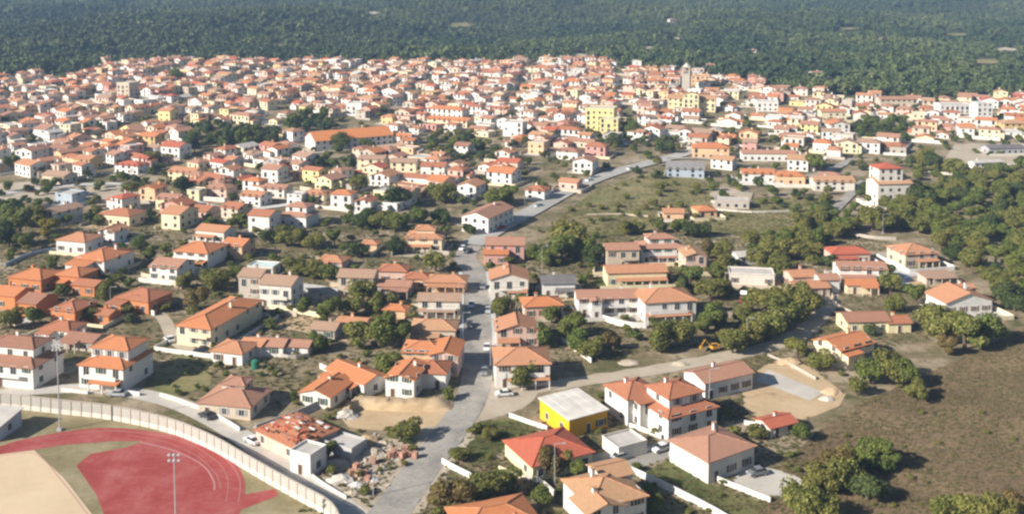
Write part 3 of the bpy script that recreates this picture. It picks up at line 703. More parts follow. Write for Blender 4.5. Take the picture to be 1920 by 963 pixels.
# bright yellow workshop with a light metal roof
yb = house(1075, 753, 10, 11.5, 4.3, 31, 'shed', 'brightyellow', 'metal', rise=.5, ovh=.35, balc=False, label='bright-yellow workshop with pale metal roof beside the white houses', name='workshop', cat='workshop', landmark='the bright-yellow workshop')
mb = MB()
for i in range(6): x = -5.2 + 10.4 * i / 5; mb.bar((x, -6.05, 4.19), (x, 6.05, 4.73), .035, roof_mat('metal'))
mb.build('roof_seam', [c for c in yb.children if c.name.startswith('roof')][0])
# unfinished house
cs = house(556, 797, 13, 11, 3.4, -40, 'hip', 'pink', 'terracotta', balc=False, label='unfinished house with half-stripped reddish roof beside the service road', landmark='the unfinished house')
ro = [c for c in cs.children if c.name.startswith('roof')][0]; mb = MB(); rr = random.Random(3)
for i in range(110):
    x, y = rr.uniform(-6, 6), rr.uniform(-5, 5); z = 3.2 + .17 * 11 * max(0, min(1 - abs(y) / 5.95, (6.95 - abs(x)) / 5.5)) + .06
    sx, sy = rr.uniform(.2, 1.2), rr.uniform(.1, .4); mb.box(x - sx, x + sx, y - sy, y + sy, z, z + rr.uniform(.05, .2), rr.choice([M_frame, roof_mat('pink'), roof_mat('red'), roof_mat('red'), roof_mat('brown'), M_wood, roof_mat('orange')]))
tag(mb.build('loose_tiles', ro), kind='stuff')
house(578, 838, 5, 5, 4.4, -28, 'flat', 'white', 'concrete', balc=False, label='white roofless block standing before the unfinished house')
house(645, 823, 8, 5, 2.2, -30, 'flat', 'grey', 'concrete', win=False, balc=False, label='low grey shelter with flat roof beside the building site', name='shelter', cat='shelter')
house(495, 494, 9, 6, 3.0, -12, 'flat', 'offwhite', 'cyan', balc=False)
house(-6, 782, 6, 8, 3.2, -10, 'shed', 'bluegrey', 'concrete', balc=False, label='grey pavilion inside the stadium wall at the left edge', name='pavilion', cat='pavilion')
house(398, 612, 3.2, 5, 2.8, -18, 'flat', 'bluegrey', 'concrete', balc=False, win=False, label='small blue shed against the long cream building', name='shed', cat='shed')

# ---- landmarks of the farther town
F = False
FAR = [(60, 275, 11, 12, 6.5, -20, 'gy', 'white', 'pink'), (118, 272, 11, 10, 5.5, -20, 'gx', 'white', 'brown'), (90, 236, 9, 13, 6.5, -20, 'gx', 'white', 'pink'), (132, 230, 8, 9, 8.5, -20, 'flat', 'cream', 'concrete'),
       (165, 292, 10, 9, 6, -20, 'gx', 'ochre', 'salmon'), (112, 322, 13, 9, 4.5, -20, 'gx', 'beige', 'dull'), (330, 268, 12, 10, 7, -20, 'gx', 'white', 'red'), (316, 203, 9, 9, 8, -20, 'gx', 'yellow', 'salmon'),
       (285, 250, 11, 9, 6, -20, 'gx', 'ochre', 'orange'), (248, 303, 14, 9, 5, -20, 'hip', 'white', 'red'), (350, 315, 14, 10, 5, -18, 'gx', 'paleyellow', 'salmon'), (239, 152, 11, 10, 14, -20, 'flat', 'beige', 'concrete'),
       (669, 190, 11, 10, 8, -15, 'flat', 'white', 'concrete'), (840, 200, 26, 10, 6, -25, 'hip', 'white', 'orange'), (845, 220, 28, 10, 5, -25, 'gx', 'cream', 'orange'), (966, 225, 12, 10, 9, -18, 'flat', 'white', 'concrete'),
       (1098, 295, 10, 10, 7, -22, 'gy', 'white', 'pink'), (945, 315, 13, 11, 6, -26, 'gx', 'white', 'orange'), (1069, 278, 12, 9, 5, -26, 'hip', 'white', 'brown'), (1120, 268, 11, 9, 6.5, -20, 'hip', 'rose', 'terracotta'),
       (1313, 140, 14, 11, 9, -10, 'flat', 'peach', 'tan'), (1332, 270, 19, 11, 6.4, -8, 'hip', 'peach', 'orange'), (1440, 282, 28, 8, 4.6, -4, 'gx', 'white', 'pink'), (1285, 308, 18, 12, 5, -10, 'shed', 'bluegrey', 'grey'),
       (1438, 187, 14, 10, 7, -8, 'flat', 'white', 'concrete'), (1680, 182, 26, 10, 6, 2, 'gx', 'beige', 'pink'), (1785, 192, 20, 9, 7, 2, 'flat', 'white', 'concrete'), (1840, 190, 10, 10, 12, 2, 'flat', 'white', 'concrete'),
       (1898, 226, 15, 10, 6, 2, 'hip', 'ochre', 'tan'), (1848, 300, 17, 5, 3.4, 14, 'gx', 'offwhite', 'concrete'), (1880, 272, 20, 8, 4, 6, 'gx', 'grey', 'slate'), (870, 268, 8, 8, 6, -22, 'gx', 'white', 'brown'),
       (1010, 262, 9, 9, 7, -22, 'flat', 'peach', 'concrete'), (700, 292, 13, 9, 5.5, -10, 'gx', 'cream', 'dull'), (760, 298, 13, 9, 5.5, -10, 'gx', 'cream', 'dull'), (815, 305, 12, 9, 5.5, -10, 'gx', 'white', 'terracotta'),
       (722, 322, 10, 11, 5.5, -22, 'gy', 'white', 'salmon'), (515, 310, 9, 9, 7.5, -20, 'gx', 'white', 'pink'), (430, 312, 11, 9, 5, -20, 'gy', 'white', 'salmon'), (1420, 318, 15, 9, 5, -6, 'gx', 'white', 'orange'),
       (1480, 322, 13, 9, 5, -6, 'hip', 'peach', 'orange'), (1560, 332, 18, 10, 5, -4, 'gx', 'offwhite', 'tan'), (1560, 205, 16, 9, 7, 0, 'gx', 'cream', 'salmon'), (1570, 228, 12, 10, 6, 0, 'gy', 'white', 'orange')]
for a in FAR: house(*a, near=F, balc=F)
house(655, 250, 46, 17, 6, 30, 'gx', 'white', 'vivid', rise=4.2, near=F, label='long school building with bright orange roof amid trees', name='school', cat='school', landmark='the long orange-roofed school')
house(1128, 198, 17, 12, 17, -16, 'flat', 'yellow', 'concrete', near=F, ann=[(7, -9.5, 11, 9, 11, 'flat')], label='pale-yellow stepped apartment block in the middle of town', name='apartment_block', cat='apartment block', landmark='the yellow apartment block')
# church with its bell tower
ch = house(1298, 180, 32, 13, 9, -14, 'gx', 'paleyellow', 'tan', near=F, ann=[(0, -8.5, 10, 5, 12, 'gy')], label='cream church with pale gable front below the bell tower', name='church', cat='church', landmark='the church')
def tower():
    p = P(1287, 172); r = empty('bell_tower', (p.x, p.y, p.z - .5), R(-20)); mb = MB(); m = wall_mat('stone')
    mb.box(-3, 3, -3, 3, 0, 15, m); mb.build('shaft', r)
    mb = MB()
    for x in (-2.5, 2.5):
        for y in (-2.5, 2.5): mb.box(x - .5, x + .5, y - .5, y + .5, 15, 19, m)
    mb.box(-3.2, 3.2, -3.2, 3.2, 19, 19.8, m); mb.box(-3.3, 3.3, -3.3, 3.3, 14.6, 15.0, m); mb.build('belfry', r)
    mb = MB(); mb.bar((0, 0, 19.8), (0, 0, 22.5), 2.8, roof_mat('concrete'), .3, 8); mb.build('spire', r)
    tag(r, 'stone bell tower rising above the roofs beside the church', 'bell tower'); land('the bell tower', *proj(p.x, p.y, p.z + 10)[:2])
    FOOT.append((p.x, p.y, 6))
tower()
for (u, v, w) in [(1259, 36, 9), (1655, 73, 11), (1410, 93, 9), (1525, 113, 9), (1530, 134, 10), (1335, 120, 10), (5, 52, 14), (1400, 40, 6), (375, 14, 10)]:
    house(u, v, w, w * .7, 5, random.uniform(-20, 20), 'gx', 'white', 'pink', near=F, group='lone houses in the woods')

# ---- the rest of the town, drawn street by street
LOW = [(-60, 425), (120, 420), (300, 425), (420, 425), (560, 410), (700, 395), (840, 375), (900, 355), (1000, 322), (1180, 275), (1250, 285), (1330, 318), (1420, 338), (1520, 345), (1600, 340), (1700, 290), (1800, 262), (2000, 252)]
LA = np.array(LOW, float)
KEEP = [[(340, 288), (345, 232), (460, 238), (520, 240), (520, 275), (430, 290)], [(540, 255), (545, 215), (620, 218), (630, 250)], [(540, 300), (560, 262), (600, 232), (720, 226), (740, 265), (690, 292), (620, 305)], [(790, 300), (800, 250), (880, 250), (950, 285), (930, 308)],
        [(1600, 270), (1605, 228), (1700, 228), (1705, 268)], [(960, 330), (960, 300), (1240, 255), (1320, 275), (1250, 310), (1100, 350)], [(1020, 340), (1240, 290), (1330, 322), (1420, 348), (1600, 352), (1600, 440), (1000, 440)], [(1270, 245), (1350, 205), (1360, 250), (1300, 265)],
        [(1700, 330), (1740, 268), (1940, 262), (1940, 340)], [(-20, 340), (90, 332), (200, 340), (290, 352), (300, 380), (150, 385), (-20, 382)], [(-20, 385), (115, 385), (115, 460), (-20, 470)],
        [(1085, 262), (1100, 232), (1180, 238), (1180, 268)], [(540, 300), (560, 250), (600, 300)], [(1590, 290), (1730, 290), (1730, 395), (1595, 395)]]
RA0 = np.array(ROADPTS)
def town_fill():
    c = []; rng = random.Random(11)
    for iy in range(0, 110):
        for ix in range(-80, 81):
            gx = ix * 13.4 + (iy % 3) * 2.6; gy = 380 + iy * 12.4 + (4 if iy % 2 else 0)
            # lanes stay open every few plots
            if ix % 6 == 0 and rng.random() < .8: continue
            a = R(-24 + 10 * math.sin(gx / 230) + 8 * math.sin(gy / 140))
            x = gx * math.cos(R(-16)) - (gy - 700) * math.sin(R(-16)) * -1 * -.3 + rng.uniform(-2.2, 2.2); y = gy - gx * .10 + rng.uniform(-2, 2)
            if abs(x) > .545 * y + 12 or y < 300: continue
            z = float(terr(x, y)); u, v, s = proj(x, y, z)
            if v < town_line(u) + 1 or v > np.interp(u, LA[:, 0], LA[:, 1]): continue
            if any(inpoly(u, v, k) for k in KEEP) or rng.random() < (.04 if v < 300 else .20) + (.16 if u > 1380 else 0): continue
            if ((RA0[:, 0] - x) ** 2 + (RA0[:, 1] - y) ** 2 < (RA0[:, 2] + 6.5) ** 2).any(): continue
            w, d = rng.uniform(6.5, 12), rng.uniform(6.5, 10)
            if rng.random() < .07: w = rng.uniform(13, 19)
            if any((x - fx) ** 2 + (y - fy) ** 2 < (fr + .33 * (w + d)) ** 2 for fx, fy, fr in FOOT[:NF]): continue
            c.append((s, x, y, w, d, math.degrees(a) + rng.choice([0, 0, 0, 90]) + rng.uniform(-7, 7), u, v))
    c.sort(reverse=True); return c
NF = len(FOOT); NH = len([o for o in COL.objects if o.parent is None and o.name.startswith('house')])
fill = town_fill()
WCH = ['white'] * 12 + ['offwhite'] * 7 + ['cream'] * 4 + ['beige'] * 3 + ['pink'] * 4 + ['peach'] * 2 + ['paleyellow', 'ochre', 'rose', 'stone', 'stone', 'yellow']
RCH = ['salmon'] * 4 + ['orange'] * 4 + ['terracotta'] * 7 + ['pink'] * 8 + ['dull'] * 4 + ['tan'] * 1 + ['brown', 'brown', 'red', 'red', 'concrete']
THCH = ['gx', 'gx', 'gx', 'gy', 'gy', 'hip', 'hip', 'flat']
rest = MB(); rng = random.Random(5)
for i, (s, x, y, w, d, rot, u, v) in enumerate(fill):
    h = rng.choice([2.9, 3.1, 3.3, 3.6, 4.6, 5.0, 5.3, 5.6, 5.8, 6.2]); roof = rng.choice(THCH); wc, rc = rng.choice(WCH), rng.choice(RCH)
    if roof == 'flat': rc = rng.choice(['concrete', 'concrete', 'tan', 'pink'])
    FOOT.append((x, y, .5 * max(w, d) + .5))
    if i >= 300 - NH: YARDS.append((x, y, w, d, R(rot), False))
    if i < 300 - NH:
        house(0, 0, w, d, h, rot, roof, wc, rc, near=False, pt=(x, y), balc=False, ann=[(rng.choice([-1, 1]) * w * .5, rng.uniform(-.3, .3) * d, rng.uniform(3.5, 6), rng.uniform(4, 7), min(h - .6, rng.uniform(2.6, 4.5)), rng.choice(['shed', 'gx', 'flat']))] if rng.random() < .5 else None)
    else:
        z = float(terr(x, y)) - .5; T = Matrix.Translation((x, y, z)) @ Matrix.Rotation(R(rot), 4, 'Z'); a = len(rest.v)
        rise = .17 * (min(w, d) if roof == 'hip' else d if roof == 'gx' else w)
        wall_geo(rest, 0, 0, w, d, 0, h, roof, rise, wall_mat(wc)); roof_geo(rest, 0, 0, w, d, h, roof, rise, roof_mat(rc), .4, wall_mat(wc))
        if rng.random() < .5:
            ax, ay, aw, ad, ah = rng.choice([-1, 1]) * w * .5, rng.uniform(-.3, .3) * d, rng.uniform(3.5, 6), rng.uniform(4, 7), min(h - .6, rng.uniform(2.6, 4.5)); ar = rng.choice(['shed', 'gx', 'flat'])
            wall_geo(rest, ax, ay, aw, ad, 0, ah, ar, .16 * ad, wall_mat(wc)); roof_geo(rest, ax, ay, aw, ad, ah, ar, .16 * ad, roof_mat(rng.choice(RCH)), .3, wall_mat(wc))
        for face, al, zz, ww, hh in face_windows(rng, w, d, 0, h, 0):
            px, py, rz = place_face(face, al, 0, 0, w, d)
            rest.box(-ww / 2, ww / 2, -.05, .02, 0, hh, M_glass, Matrix.Translation((px, py, zz)) @ Matrix.Rotation(rz, 4, 'Z'))
        if roof not in ('flat',) and rng.random() < .5: rest.box(w * .2 - .4, w * .2 + .4, .5, 1.2, h, h + rise + 1, wall_mat(wc))
        for k in range(a, len(rest.v)): rest.v[k] = tuple(T @ Vector(rest.v[k]))
tag(rest.build('distant_houses'), 'closely packed pale houses with tiled roofs in the far town', 'houses', kind='stuff')
print('FILL', len(fill), 'hand', NH, 'tris', sum(len(f) - 2 for f in rest.f))

# ---- paved yards and the low walls between the plots
def yards():
    pav = MB(); wl = MB(); g = random.Random(31); PM = [M_conc, M_gravel, M_dirt, M_dirt, M_green, M_sand]; WM = [wall_mat('offwhite'), wall_mat('white'), wall_mat('stone'), wall_mat('beige'), wall_mat('cream')]
    for i, (x, y, w, d, a, near) in enumerate(YARDS):
        if y < 260 or y > 980 or proj(x, y, 0)[1] < 130: continue
        c, s_ = math.cos(a), math.sin(a); ox, oy = g.uniform(-2, 2), g.uniform(-3, 0); hw, hd = w / 2 + g.uniform(1.5, 4), d / 2 + g.uniform(2, 4.5)
        lc = [(ox - hw, oy - hd), (ox + hw, oy - hd), (ox + hw, oy + hd), (ox - hw, oy + hd)]; W = [(x + c * p - s_ * q, y + s_ * p + c * q) for p, q in lc]
        if any(((RA0[:, 0] - p) ** 2 + (RA0[:, 1] - q) ** 2 < (RA0[:, 2] + .5) ** 2).any() for p, q in W): continue
        if any((p - fx) ** 2 + (q - fy) ** 2 < (.62 * fr) ** 2 for p, q in W for fx, fy, fr in FOOT): continue
        if g.random() < .75: zo = .03 + .25 * (y > 430) + (i % 17) * .004; pav.poly([(p, q, float(terr(p, q)) + zo) for p, q in W], g.choice(PM))
        m = g.choice(WM); h = g.uniform(.9, 1.7)
        for k in range(4):
            if g.random() < .45: continue
            (x0, y0), (x1, y1) = W[k], W[(k + 1) % 4]; L = math.hypot(x1 - x0, y1 - y0); an = math.atan2(y1 - y0, x1 - x0)
            z = min(float(terr(x0, y0)), float(terr(x1, y1))); wl.box(.15, L - .15, -.12, .12, -.3, h + .3 * (y > 430), m, Matrix.Translation((x0, y0, z)) @ Matrix.Rotation(an, 4, 'Z'))
    tag(pav.build('yard_paving'), 'pale paved and earthen yards round the houses', 'yards', kind='structure')
    tag(wl.build('plot_walls'), 'low pale walls between the house plots', 'walls', kind='stuff')
yards()

# ------------------------------------------------------------------ trees
def crown_mesh(seed, n, size, lobes, flat=1.0, mat=None, core=True):
    """leaf clumps spread round a few lobes; unit crown, radius about 1, centre at z = 0"""
    g = np.random.default_rng(seed); L = []
    for i in range(lobes):
        a = g.uniform(0, 2 * math.pi); r = g.uniform(.25, .68) if i else .0; z = g.uniform(-.5, .45) if i else .1
        L.append((r * math.cos(a), r * math.sin(a), z * flat, g.uniform(.36, .56)))
    L = np.array(L); k = g.choice(lobes, n, p=L[:, 3] ** 2 / (L[:, 3] ** 2).sum())
    d = g.normal(size=(n, 3)); d /= np.linalg.norm(d, axis=1)[:, None]; rr = g.uniform(.55, 1.08, n) ** .6
    c = L[k, :3] + d * (L[k, 3] * rr)[:, None] * np.array([1, 1, .85 * flat])
    nrm = d + g.normal(size=(n, 3)) * .55 + np.array([0, 0, .25]); nrm /= np.linalg.norm(nrm, axis=1)[:, None]
    t = np.cross(nrm, g.normal(size=(n, 3))); t /= np.linalg.norm(t, axis=1)[:, None]; b = np.cross(nrm, t)
    s = size * g.uniform(.6, 1.3, n)[:, None]; v = np.empty((n, 4, 3))
    v[:, 0] = c - t * s; v[:, 1] = c - b * s * .7 + nrm * s * .15; v[:, 2] = c + t * s; v[:, 3] = c + b * s * .7 - nrm * s * .1
    f = np.arange(4 * n).reshape(n, 4)
    me = bpy.data.meshes.new('crown'); me.from_pydata(v.reshape(-1, 3).tolist(), [], f.tolist()); me.materials.append(mat); me.update(); return me
def trunk_mesh(seed):
    g = random.Random(seed); mb = MB(); top = (g.uniform(-.1, .1), g.uniform(-.1, .1), -.25)
    mb.bar((0, 0, -1.35), top, .11, M_bark, .07, 7)
    for i in range(5):
        a = i * 1.26 + g.random(); mb.bar(top, (.5 * math.cos(a), .5 * math.sin(a), g.uniform(.0, .35)), .06, M_bark, .02, 5)
    return mb.mesh('trunk')
NEAR_CROWNS = {}
for ki, (nm, lob, fl) in enumerate([('olive', 13, .85), ('oak', 11, .95), ('pine', 12, .9), ('yellow', 9, .9), ('russet', 11, .85)]):
    NEAR_CROWNS[ki] = [(crown_mesh(100 * ki + j, 3400, .075, max(5, lob - 7 + 2 * j), fl, LEAF[ki]), trunk_mesh(50 * ki + j)) for j in range(5 if ki < 3 else 2)]
CYP = (crown_mesh(900, 1400, .09, 9, 1.0, LEAF[2]), trunk_mesh(901))

TREES = []   # (s_px, x, y, diameter, height factor, kind, grove)
def T_(u, v, wpx, kind=None, hf=1.0, group=None):
    z = 2.5
    for _ in range(3):
        p = P(u, v, z); s = proj(p.x, p.y, p.z)[2]; dm = max(2.2, wpx / s); z = .46 * dm * hf
    if kind is None: kind = random.choice([0, 0, 1, 1, 1, 2])
    TREES.append((wpx, p.x, p.y, dm, hf, kind, group))
NEARLIST = [(17, 593, 50), (63, 593, 46), (167, 589, 35), (243, 593, 26), (366, 750, 26), (410, 681, 24), (672, 623, 62), (712, 614, 72, 1, 1.15), (752, 625, 56), (731, 681, 60, 1), (599, 635, 45), (758, 721, 26), (840, 736, 30), (852, 623, 26), (762, 802, 62, 0, .75),
  (616, 842, 36, 1), (551, 738, 20), (677, 742, 18), (919, 811, 40, 0, .6), (894, 798, 30, 0, .7), (861, 849, 40, 0, .7), (845, 925, 90, 4), (902, 907, 62, 0), (940, 893, 56), (1034, 588, 38), (1025, 623, 52, 1), (1067, 606, 60, 1), (1088, 631, 60, 1), (1109, 650, 50, 0), (1151, 638, 45, 4),
  (978, 700, 58, 0), (1245, 625, 68, 0), (1280, 622, 60, 0), (1343, 593, 62, 1), (1375, 635, 60, 0), (940, 574, 38, 0), (1022, 866, 66, 4), (1059, 858, 50, 0), (1085, 880, 40, 1), (1017, 926, 46, 1), (928, 905, 58, 0), (1235, 937, 46, 1), (1216, 918, 34, 1), (1377, 807, 32), (1341, 772, 30, 2), (1195, 872, 22),
  (1440, 602, 74, 0), (1406, 618, 62, 0), (1476, 580, 74, 0), (1512, 566, 64, 0), (1496, 648, 50, 0), (1538, 672, 50, 0), (1632, 692, 60, 1), (1668, 685, 76, 0), (1697, 698, 60, 1), (1718, 729, 48, 0), (1606, 722, 40, 0), (1630, 614, 30, 2), (1768, 606, 80, 0), (1812, 614, 90, 0), (1852, 612, 70, 1), (1745, 587, 60, 0), (1777, 642, 50, 4),
  (1421, 807, 36, 0), (1502, 808, 40, 1), (1557, 858, 84, 4), (1584, 880, 80, 0), (1536, 897, 70, 0), (1636, 843, 76, 1), (1662, 860, 52, 1), (1628, 905, 72, 2), (1502, 938, 84, 0), (1545, 950, 70, 0), (1777, 948, 60, 0), (1820, 952, 70, 0), (1880, 950, 72, 0), (1912, 945, 60, 4), (1590, 850, 40, 0),
  (17, 394, 60, 1), (36, 414, 62, 1), (14, 436, 60, 2), (62, 402, 52, 0), (88, 425, 42, 3), (50, 450, 42, 1), (98, 489, 30), (246, 352, 34, 0), (342, 341, 46, 2), (182, 394, 30), (263, 452, 35, 1), (282, 471, 36, 1), (203, 539, 50, 0), (118, 541, 30, 1), (342, 524, 40, 0), (367, 552, 54, 4), (394, 516, 46, 0),
  (408, 521, 55, 0), (444, 510, 36, 1), (537, 440, 50, 0), (562, 443, 45, 0), (588, 449, 40, 0), (506, 440, 36, 2), (627, 443, 36, 1), (696, 401, 50, 2), (680, 409, 42, 2), (716, 409, 46, 0), (744, 364, 56, 2), (738, 415, 46, 1), (674, 341, 40), (560, 497, 46, 0), (587, 499, 46, 0), (618, 505, 42, 1), (671, 465, 40, 2), (741, 457, 40, 2), (677, 544, 56, 0),
  (660, 569, 50, 0), (702, 569, 46, 0), (576, 569, 40, 1), (618, 578, 50, 1), (738, 556, 30), (822, 397, 36, 2), (786, 401, 40, 1), (880, 426, 32, 2), (816, 488, 46, 0), (836, 358, 50, 0), (816, 356, 40, 1), (917, 369, 46, 1), (950, 361, 46, 1), (897, 487, 18, 0), (917, 496, 26, 0), (852, 527, 32, 0), (945, 569, 46, 0), (1006, 471, 42, 1), (1026, 477, 46, 1),
  (1068, 440, 80, 0, 1.1), (1052, 464, 62, 1), (1090, 463, 58, 1), (1112, 477, 50, 2), (998, 516, 20, 4), (1042, 583, 30, 1), (1176, 423, 36, 0), (1198, 423, 32, 0), (1234, 421, 36, 1), (1268, 425, 42, 1), (1296, 426, 42, 2), (1318, 428, 36, 2), (1330, 463, 46, 4), (1352, 465, 46, 0), (1358, 488, 42, 0), (1296, 513, 50, 1), (1338, 510, 46, 1), (1279, 527, 36, 2), (1332, 541, 50, 0),
  (1352, 533, 46, 0), (1422, 482, 46, 0), (1450, 465, 50, 0), (1472, 450, 46, 1), (1464, 488, 50, 0), (1492, 465, 50, 0), (1436, 561, 60, 0), (1464, 555, 60, 0), (1494, 552, 62, 0), (1223, 379, 26, 0), (1234, 348, 30, 0), (1374, 339, 26, 2), (1488, 440, 46, 0), (1508, 451, 50, 0), (1508, 415, 46, 0), (1536, 409, 46, 0), (1558, 406, 42, 1), (1530, 440, 44, 1),
  (1620, 353, 42, 2), (1715, 359, 60, 2), (1734, 368, 60, 2), (1637, 406, 56, 0), (1661, 409, 56, 0), (1690, 402, 50, 0), (1662, 508, 36, 1), (1671, 527, 46, 0), (1677, 566, 42, 0), (1719, 550, 46, 1), (1555, 485, 32, 2), (1564, 538, 32, 1), (1506, 549, 40, 0), (1390, 590, 40, 0), (1320, 610, 40, 1), (1560, 430, 40, 0), (1580, 420, 40, 1),
  (658, 306, 24, 2, 1.8), (1255, 272, 34, 2), (1530, 305, 40, 1), (1790, 315, 44, 0), (1738, 290, 44, 0), (1755, 300, 40, 2), (20, 305, 40, 1), (285, 295, 34, 0), (230, 330, 28, 1), (150, 362, 24, 2), (640, 262, 40, 1), (690, 268, 34, 1), (600, 300, 30, 2), (1190, 240, 40, 1), (1150, 258, 40, 2), (1560, 300, 36, 0), (1800, 345, 36, 0), (835, 163, 22, 2), (1490, 140, 34, 2), (330, 140, 34, 1), (615, 133, 20, 2), (1870, 330, 40, 0), (1905, 345, 44, 0)]
for t in NEARLIST:
    u, v, w = t[:3]; T_(u, v, w, t[3] if len(t) > 3 else None, t[4] if len(t) > 4 else 1.0)
def scatter(poly, n, wm, kinds, hf=1.0, group=None, sep=.62, seed=1):
    g = random.Random(seed); xs = [p[0] for p in poly]; ys = [p[1] for p in poly]; pts = []; k = 0
    while k < n and len(pts) < n:
        for _ in range(60):
            u, v = g.uniform(min(xs), max(xs)), g.uniform(min(ys), max(ys))
            if not inpoly(u, v, poly): continue
            p = P(u, v); dm = g.uniform(*wm)
            if any(inpoly(p.x, p.y, bp) for bp in BARE): continue
            if all((p.x - q[0]) ** 2 + (p.y - q[1]) ** 2 > (sep * (dm + q[2]) / 2 * 1.25) ** 2 for q in pts) and all((p.x - fx) ** 2 + (p.y - fy) ** 2 > (fr * .8 + dm * .3) ** 2 for fx, fy, fr in FOOT):
                pts.append((p.x, p.y, dm)); s = proj(p.x, p.y, p.z)[2]; TREES.append((dm * s, p.x, p.y, dm, hf * g.uniform(.85, 1.15), g.choice(kinds), group)); break
        k += 1
GROVE = [(1660, 430), (1640, 395), (1720, 372), (1770, 350), (1830, 330), (1930, 322), (1990, 380), (1990, 640), (1920, 600), (1870, 560), (1840, 530), (1800, 500), (1750, 470), (1745, 440)]
scatter(GROVE, 185, (6.5, 10), [0, 0, 0, 1, 1, 2], 1.0, 'grove', .68, 3)
scatter([(1380, 460), (1480, 425), (1580, 395), (1610, 430), (1560, 460), (1520, 500), (1440, 520), (1400, 500)], 26, (5, 8), [0, 0, 1], 1, None, .75, 4)
scatter([(345, 285), (345, 240), (460, 245), (520, 248), (515, 272), (430, 290)], 34, (7, 11), [2, 2, 1], 1.1, 'pines', .7, 5)
scatter([(540, 252), (545, 220), (615, 222), (625, 248)], 14, (7, 10), [2, 1], 1.1, None, .7, 6)
scatter([(795, 298), (805, 255), (880, 252), (945, 285), (925, 305)], 26, (5, 8), [1, 2, 0], 1, None, .75, 7)
scatter([(1602, 268), (1606, 232), (1698, 232), (1702, 266)], 20, (7, 11), [2, 1], 1, None, .7, 8)
scatter([(1710, 335), (1740, 300), (1860, 320), (1920, 300), (1920, 340), (1780, 360)], 26, (5, 8), [0, 1], 1, None, .8, 9)
scatter([(1180, 262), (1250, 248), (1300, 262), (1240, 292)], 8, (5, 8), [1, 2], 1, None, .8, 10)
scatter([(1100, 258), (1180, 235), (1200, 250), (1110, 275)], 12, (5, 7), [1, 2], 1, None, .8, 15)
scatter([(1000, 440), (1080, 390), (1200, 335), (1330, 350), (1560, 380), (1540, 430), (1300, 425)], 50, (2.0, 4.5), [0, 0, 4, 0], .85, None, .9, 11)
scatter([(0, 500), (0, 400), (120, 400), (420, 400), (840, 400), (860, 560), (840, 640), (480, 640), (300, 590), (60, 600)], 170, (1.4, 5.0), [0, 1, 1, 4], .85, None, .9, 12)
scatter([(930, 590), (930, 480), (1140, 440), (1500, 480), (1560, 560), (1480, 640), (1250, 640), (1040, 640)], 110, (1.5, 5.2), [0, 1, 1, 0], .85, None, .9, 13)
scatter([(560, 960), (600, 700), (900, 780), (1300, 690), (1600, 700), (1500, 960), (800, 980)], 90, (1.0, 3.2), [0, 1, 4, 0], .75, None, .9, 14)
scatter([(290, 760), (280, 640), (480, 600), (700, 640), (740, 740), (560, 770), (420, 770)], 60, (1.0, 2.8), [0, 1, 4, 4], .8, None, .9, 16)
scatter([(1480, 960), (1560, 800), (1700, 700), (1900, 640), (1920, 960)], 26, (.8, 2.0), [0, 4, 4], .6, None, .9, 17)
# small garden trees between the far houses
g_ = random.Random(21); nadd = 0
while nadd < 900:
    u, v = g_.uniform(-10, 1930), g_.uniform(120, 430)
    if v < town_line(u) + 3 or v > np.interp(u, LA[:, 0], LA[:, 1]) + 60: continue
    p = P(u, v); dm = g_.uniform(3, 6)
    if all((p.x - fx) ** 2 + (p.y - fy) ** 2 > (fr * .72 + dm * .3) ** 2 for fx, fy, fr in FOOT): 
        TREES.append((dm * proj(p.x, p.y, p.z)[2], p.x, p.y, dm, g_.uniform(.9, 1.2), g_.choice([0, 1, 1, 2]), None)); 
    nadd += 1
TREES.sort(key=lambda t: -t[0])
TADJT = ['grey-green olive-like tree', 'rounded green tree', 'dark green tree', 'yellow-leaved bush', 'russet-tinged tree']
far_pts = []
ROADP = [P(u, v) for u, v in smooth(MAIN, 6)]
RA = np.array(ROADPTS)
def on_road(x, y): return bool((((RA[:, 0] - x) ** 2 + (RA[:, 1] - y) ** 2) < (RA[:, 2] + .2) ** 2).any())
ntree = 0
for (spx, x, y, dm, hf, kind, grp) in TREES:
    if on_road(x, y) and spx < 45: continue
    z = float(terr(x, y)); r = dm / 2
    if ntree < 296 and proj(x, y, z)[1] < 1010:
        ntree += 1
        root = empty('tree', (x, y, z)); rr = random.Random(int(x * 7 + y * 13)); cm, tm = rr.choice(NEAR_CROWNS[kind])
        sx_ = rr.uniform(.85, 1.22)
        for nm, me in (('crown', cm), ('trunk', tm)):
            o = new(nm, me, root, (0, 0, .92 * r * hf)); rz = rr.uniform(0, 6.28); o.rotation_euler = (0, 0, rz); o.scale = (r * sx_, r / sx_ ** .5, r * hf) if hf < 1.5 else (r * .7, r * .7, r * 1.5)
        sz = 'big' if dm > 8 else 'small' if dm < 4.5 else ''
        desc = (sz + ' ' + TADJT[kind]).strip()
        if kind < 3 and hf < .8: desc = desc.replace('tree', 'shrub')
        if grp == 'grove': reg(root, None, 'tree', 'trees of the grove', (x, y, z), 'dense green tree in the wide grove at the right edge')
        elif grp == 'pines': reg(root, None, 'tree', 'pines left of the school', (x, y, z), 'dark pine in the long row left of the orange-roofed school')
        else: reg(root, desc, 'tree', 'trees of the town', (x, y, z))
    else: far_pts.append((x, y, z, r, hf, kind))
print('TREES', len(TREES), 'individual', ntree)

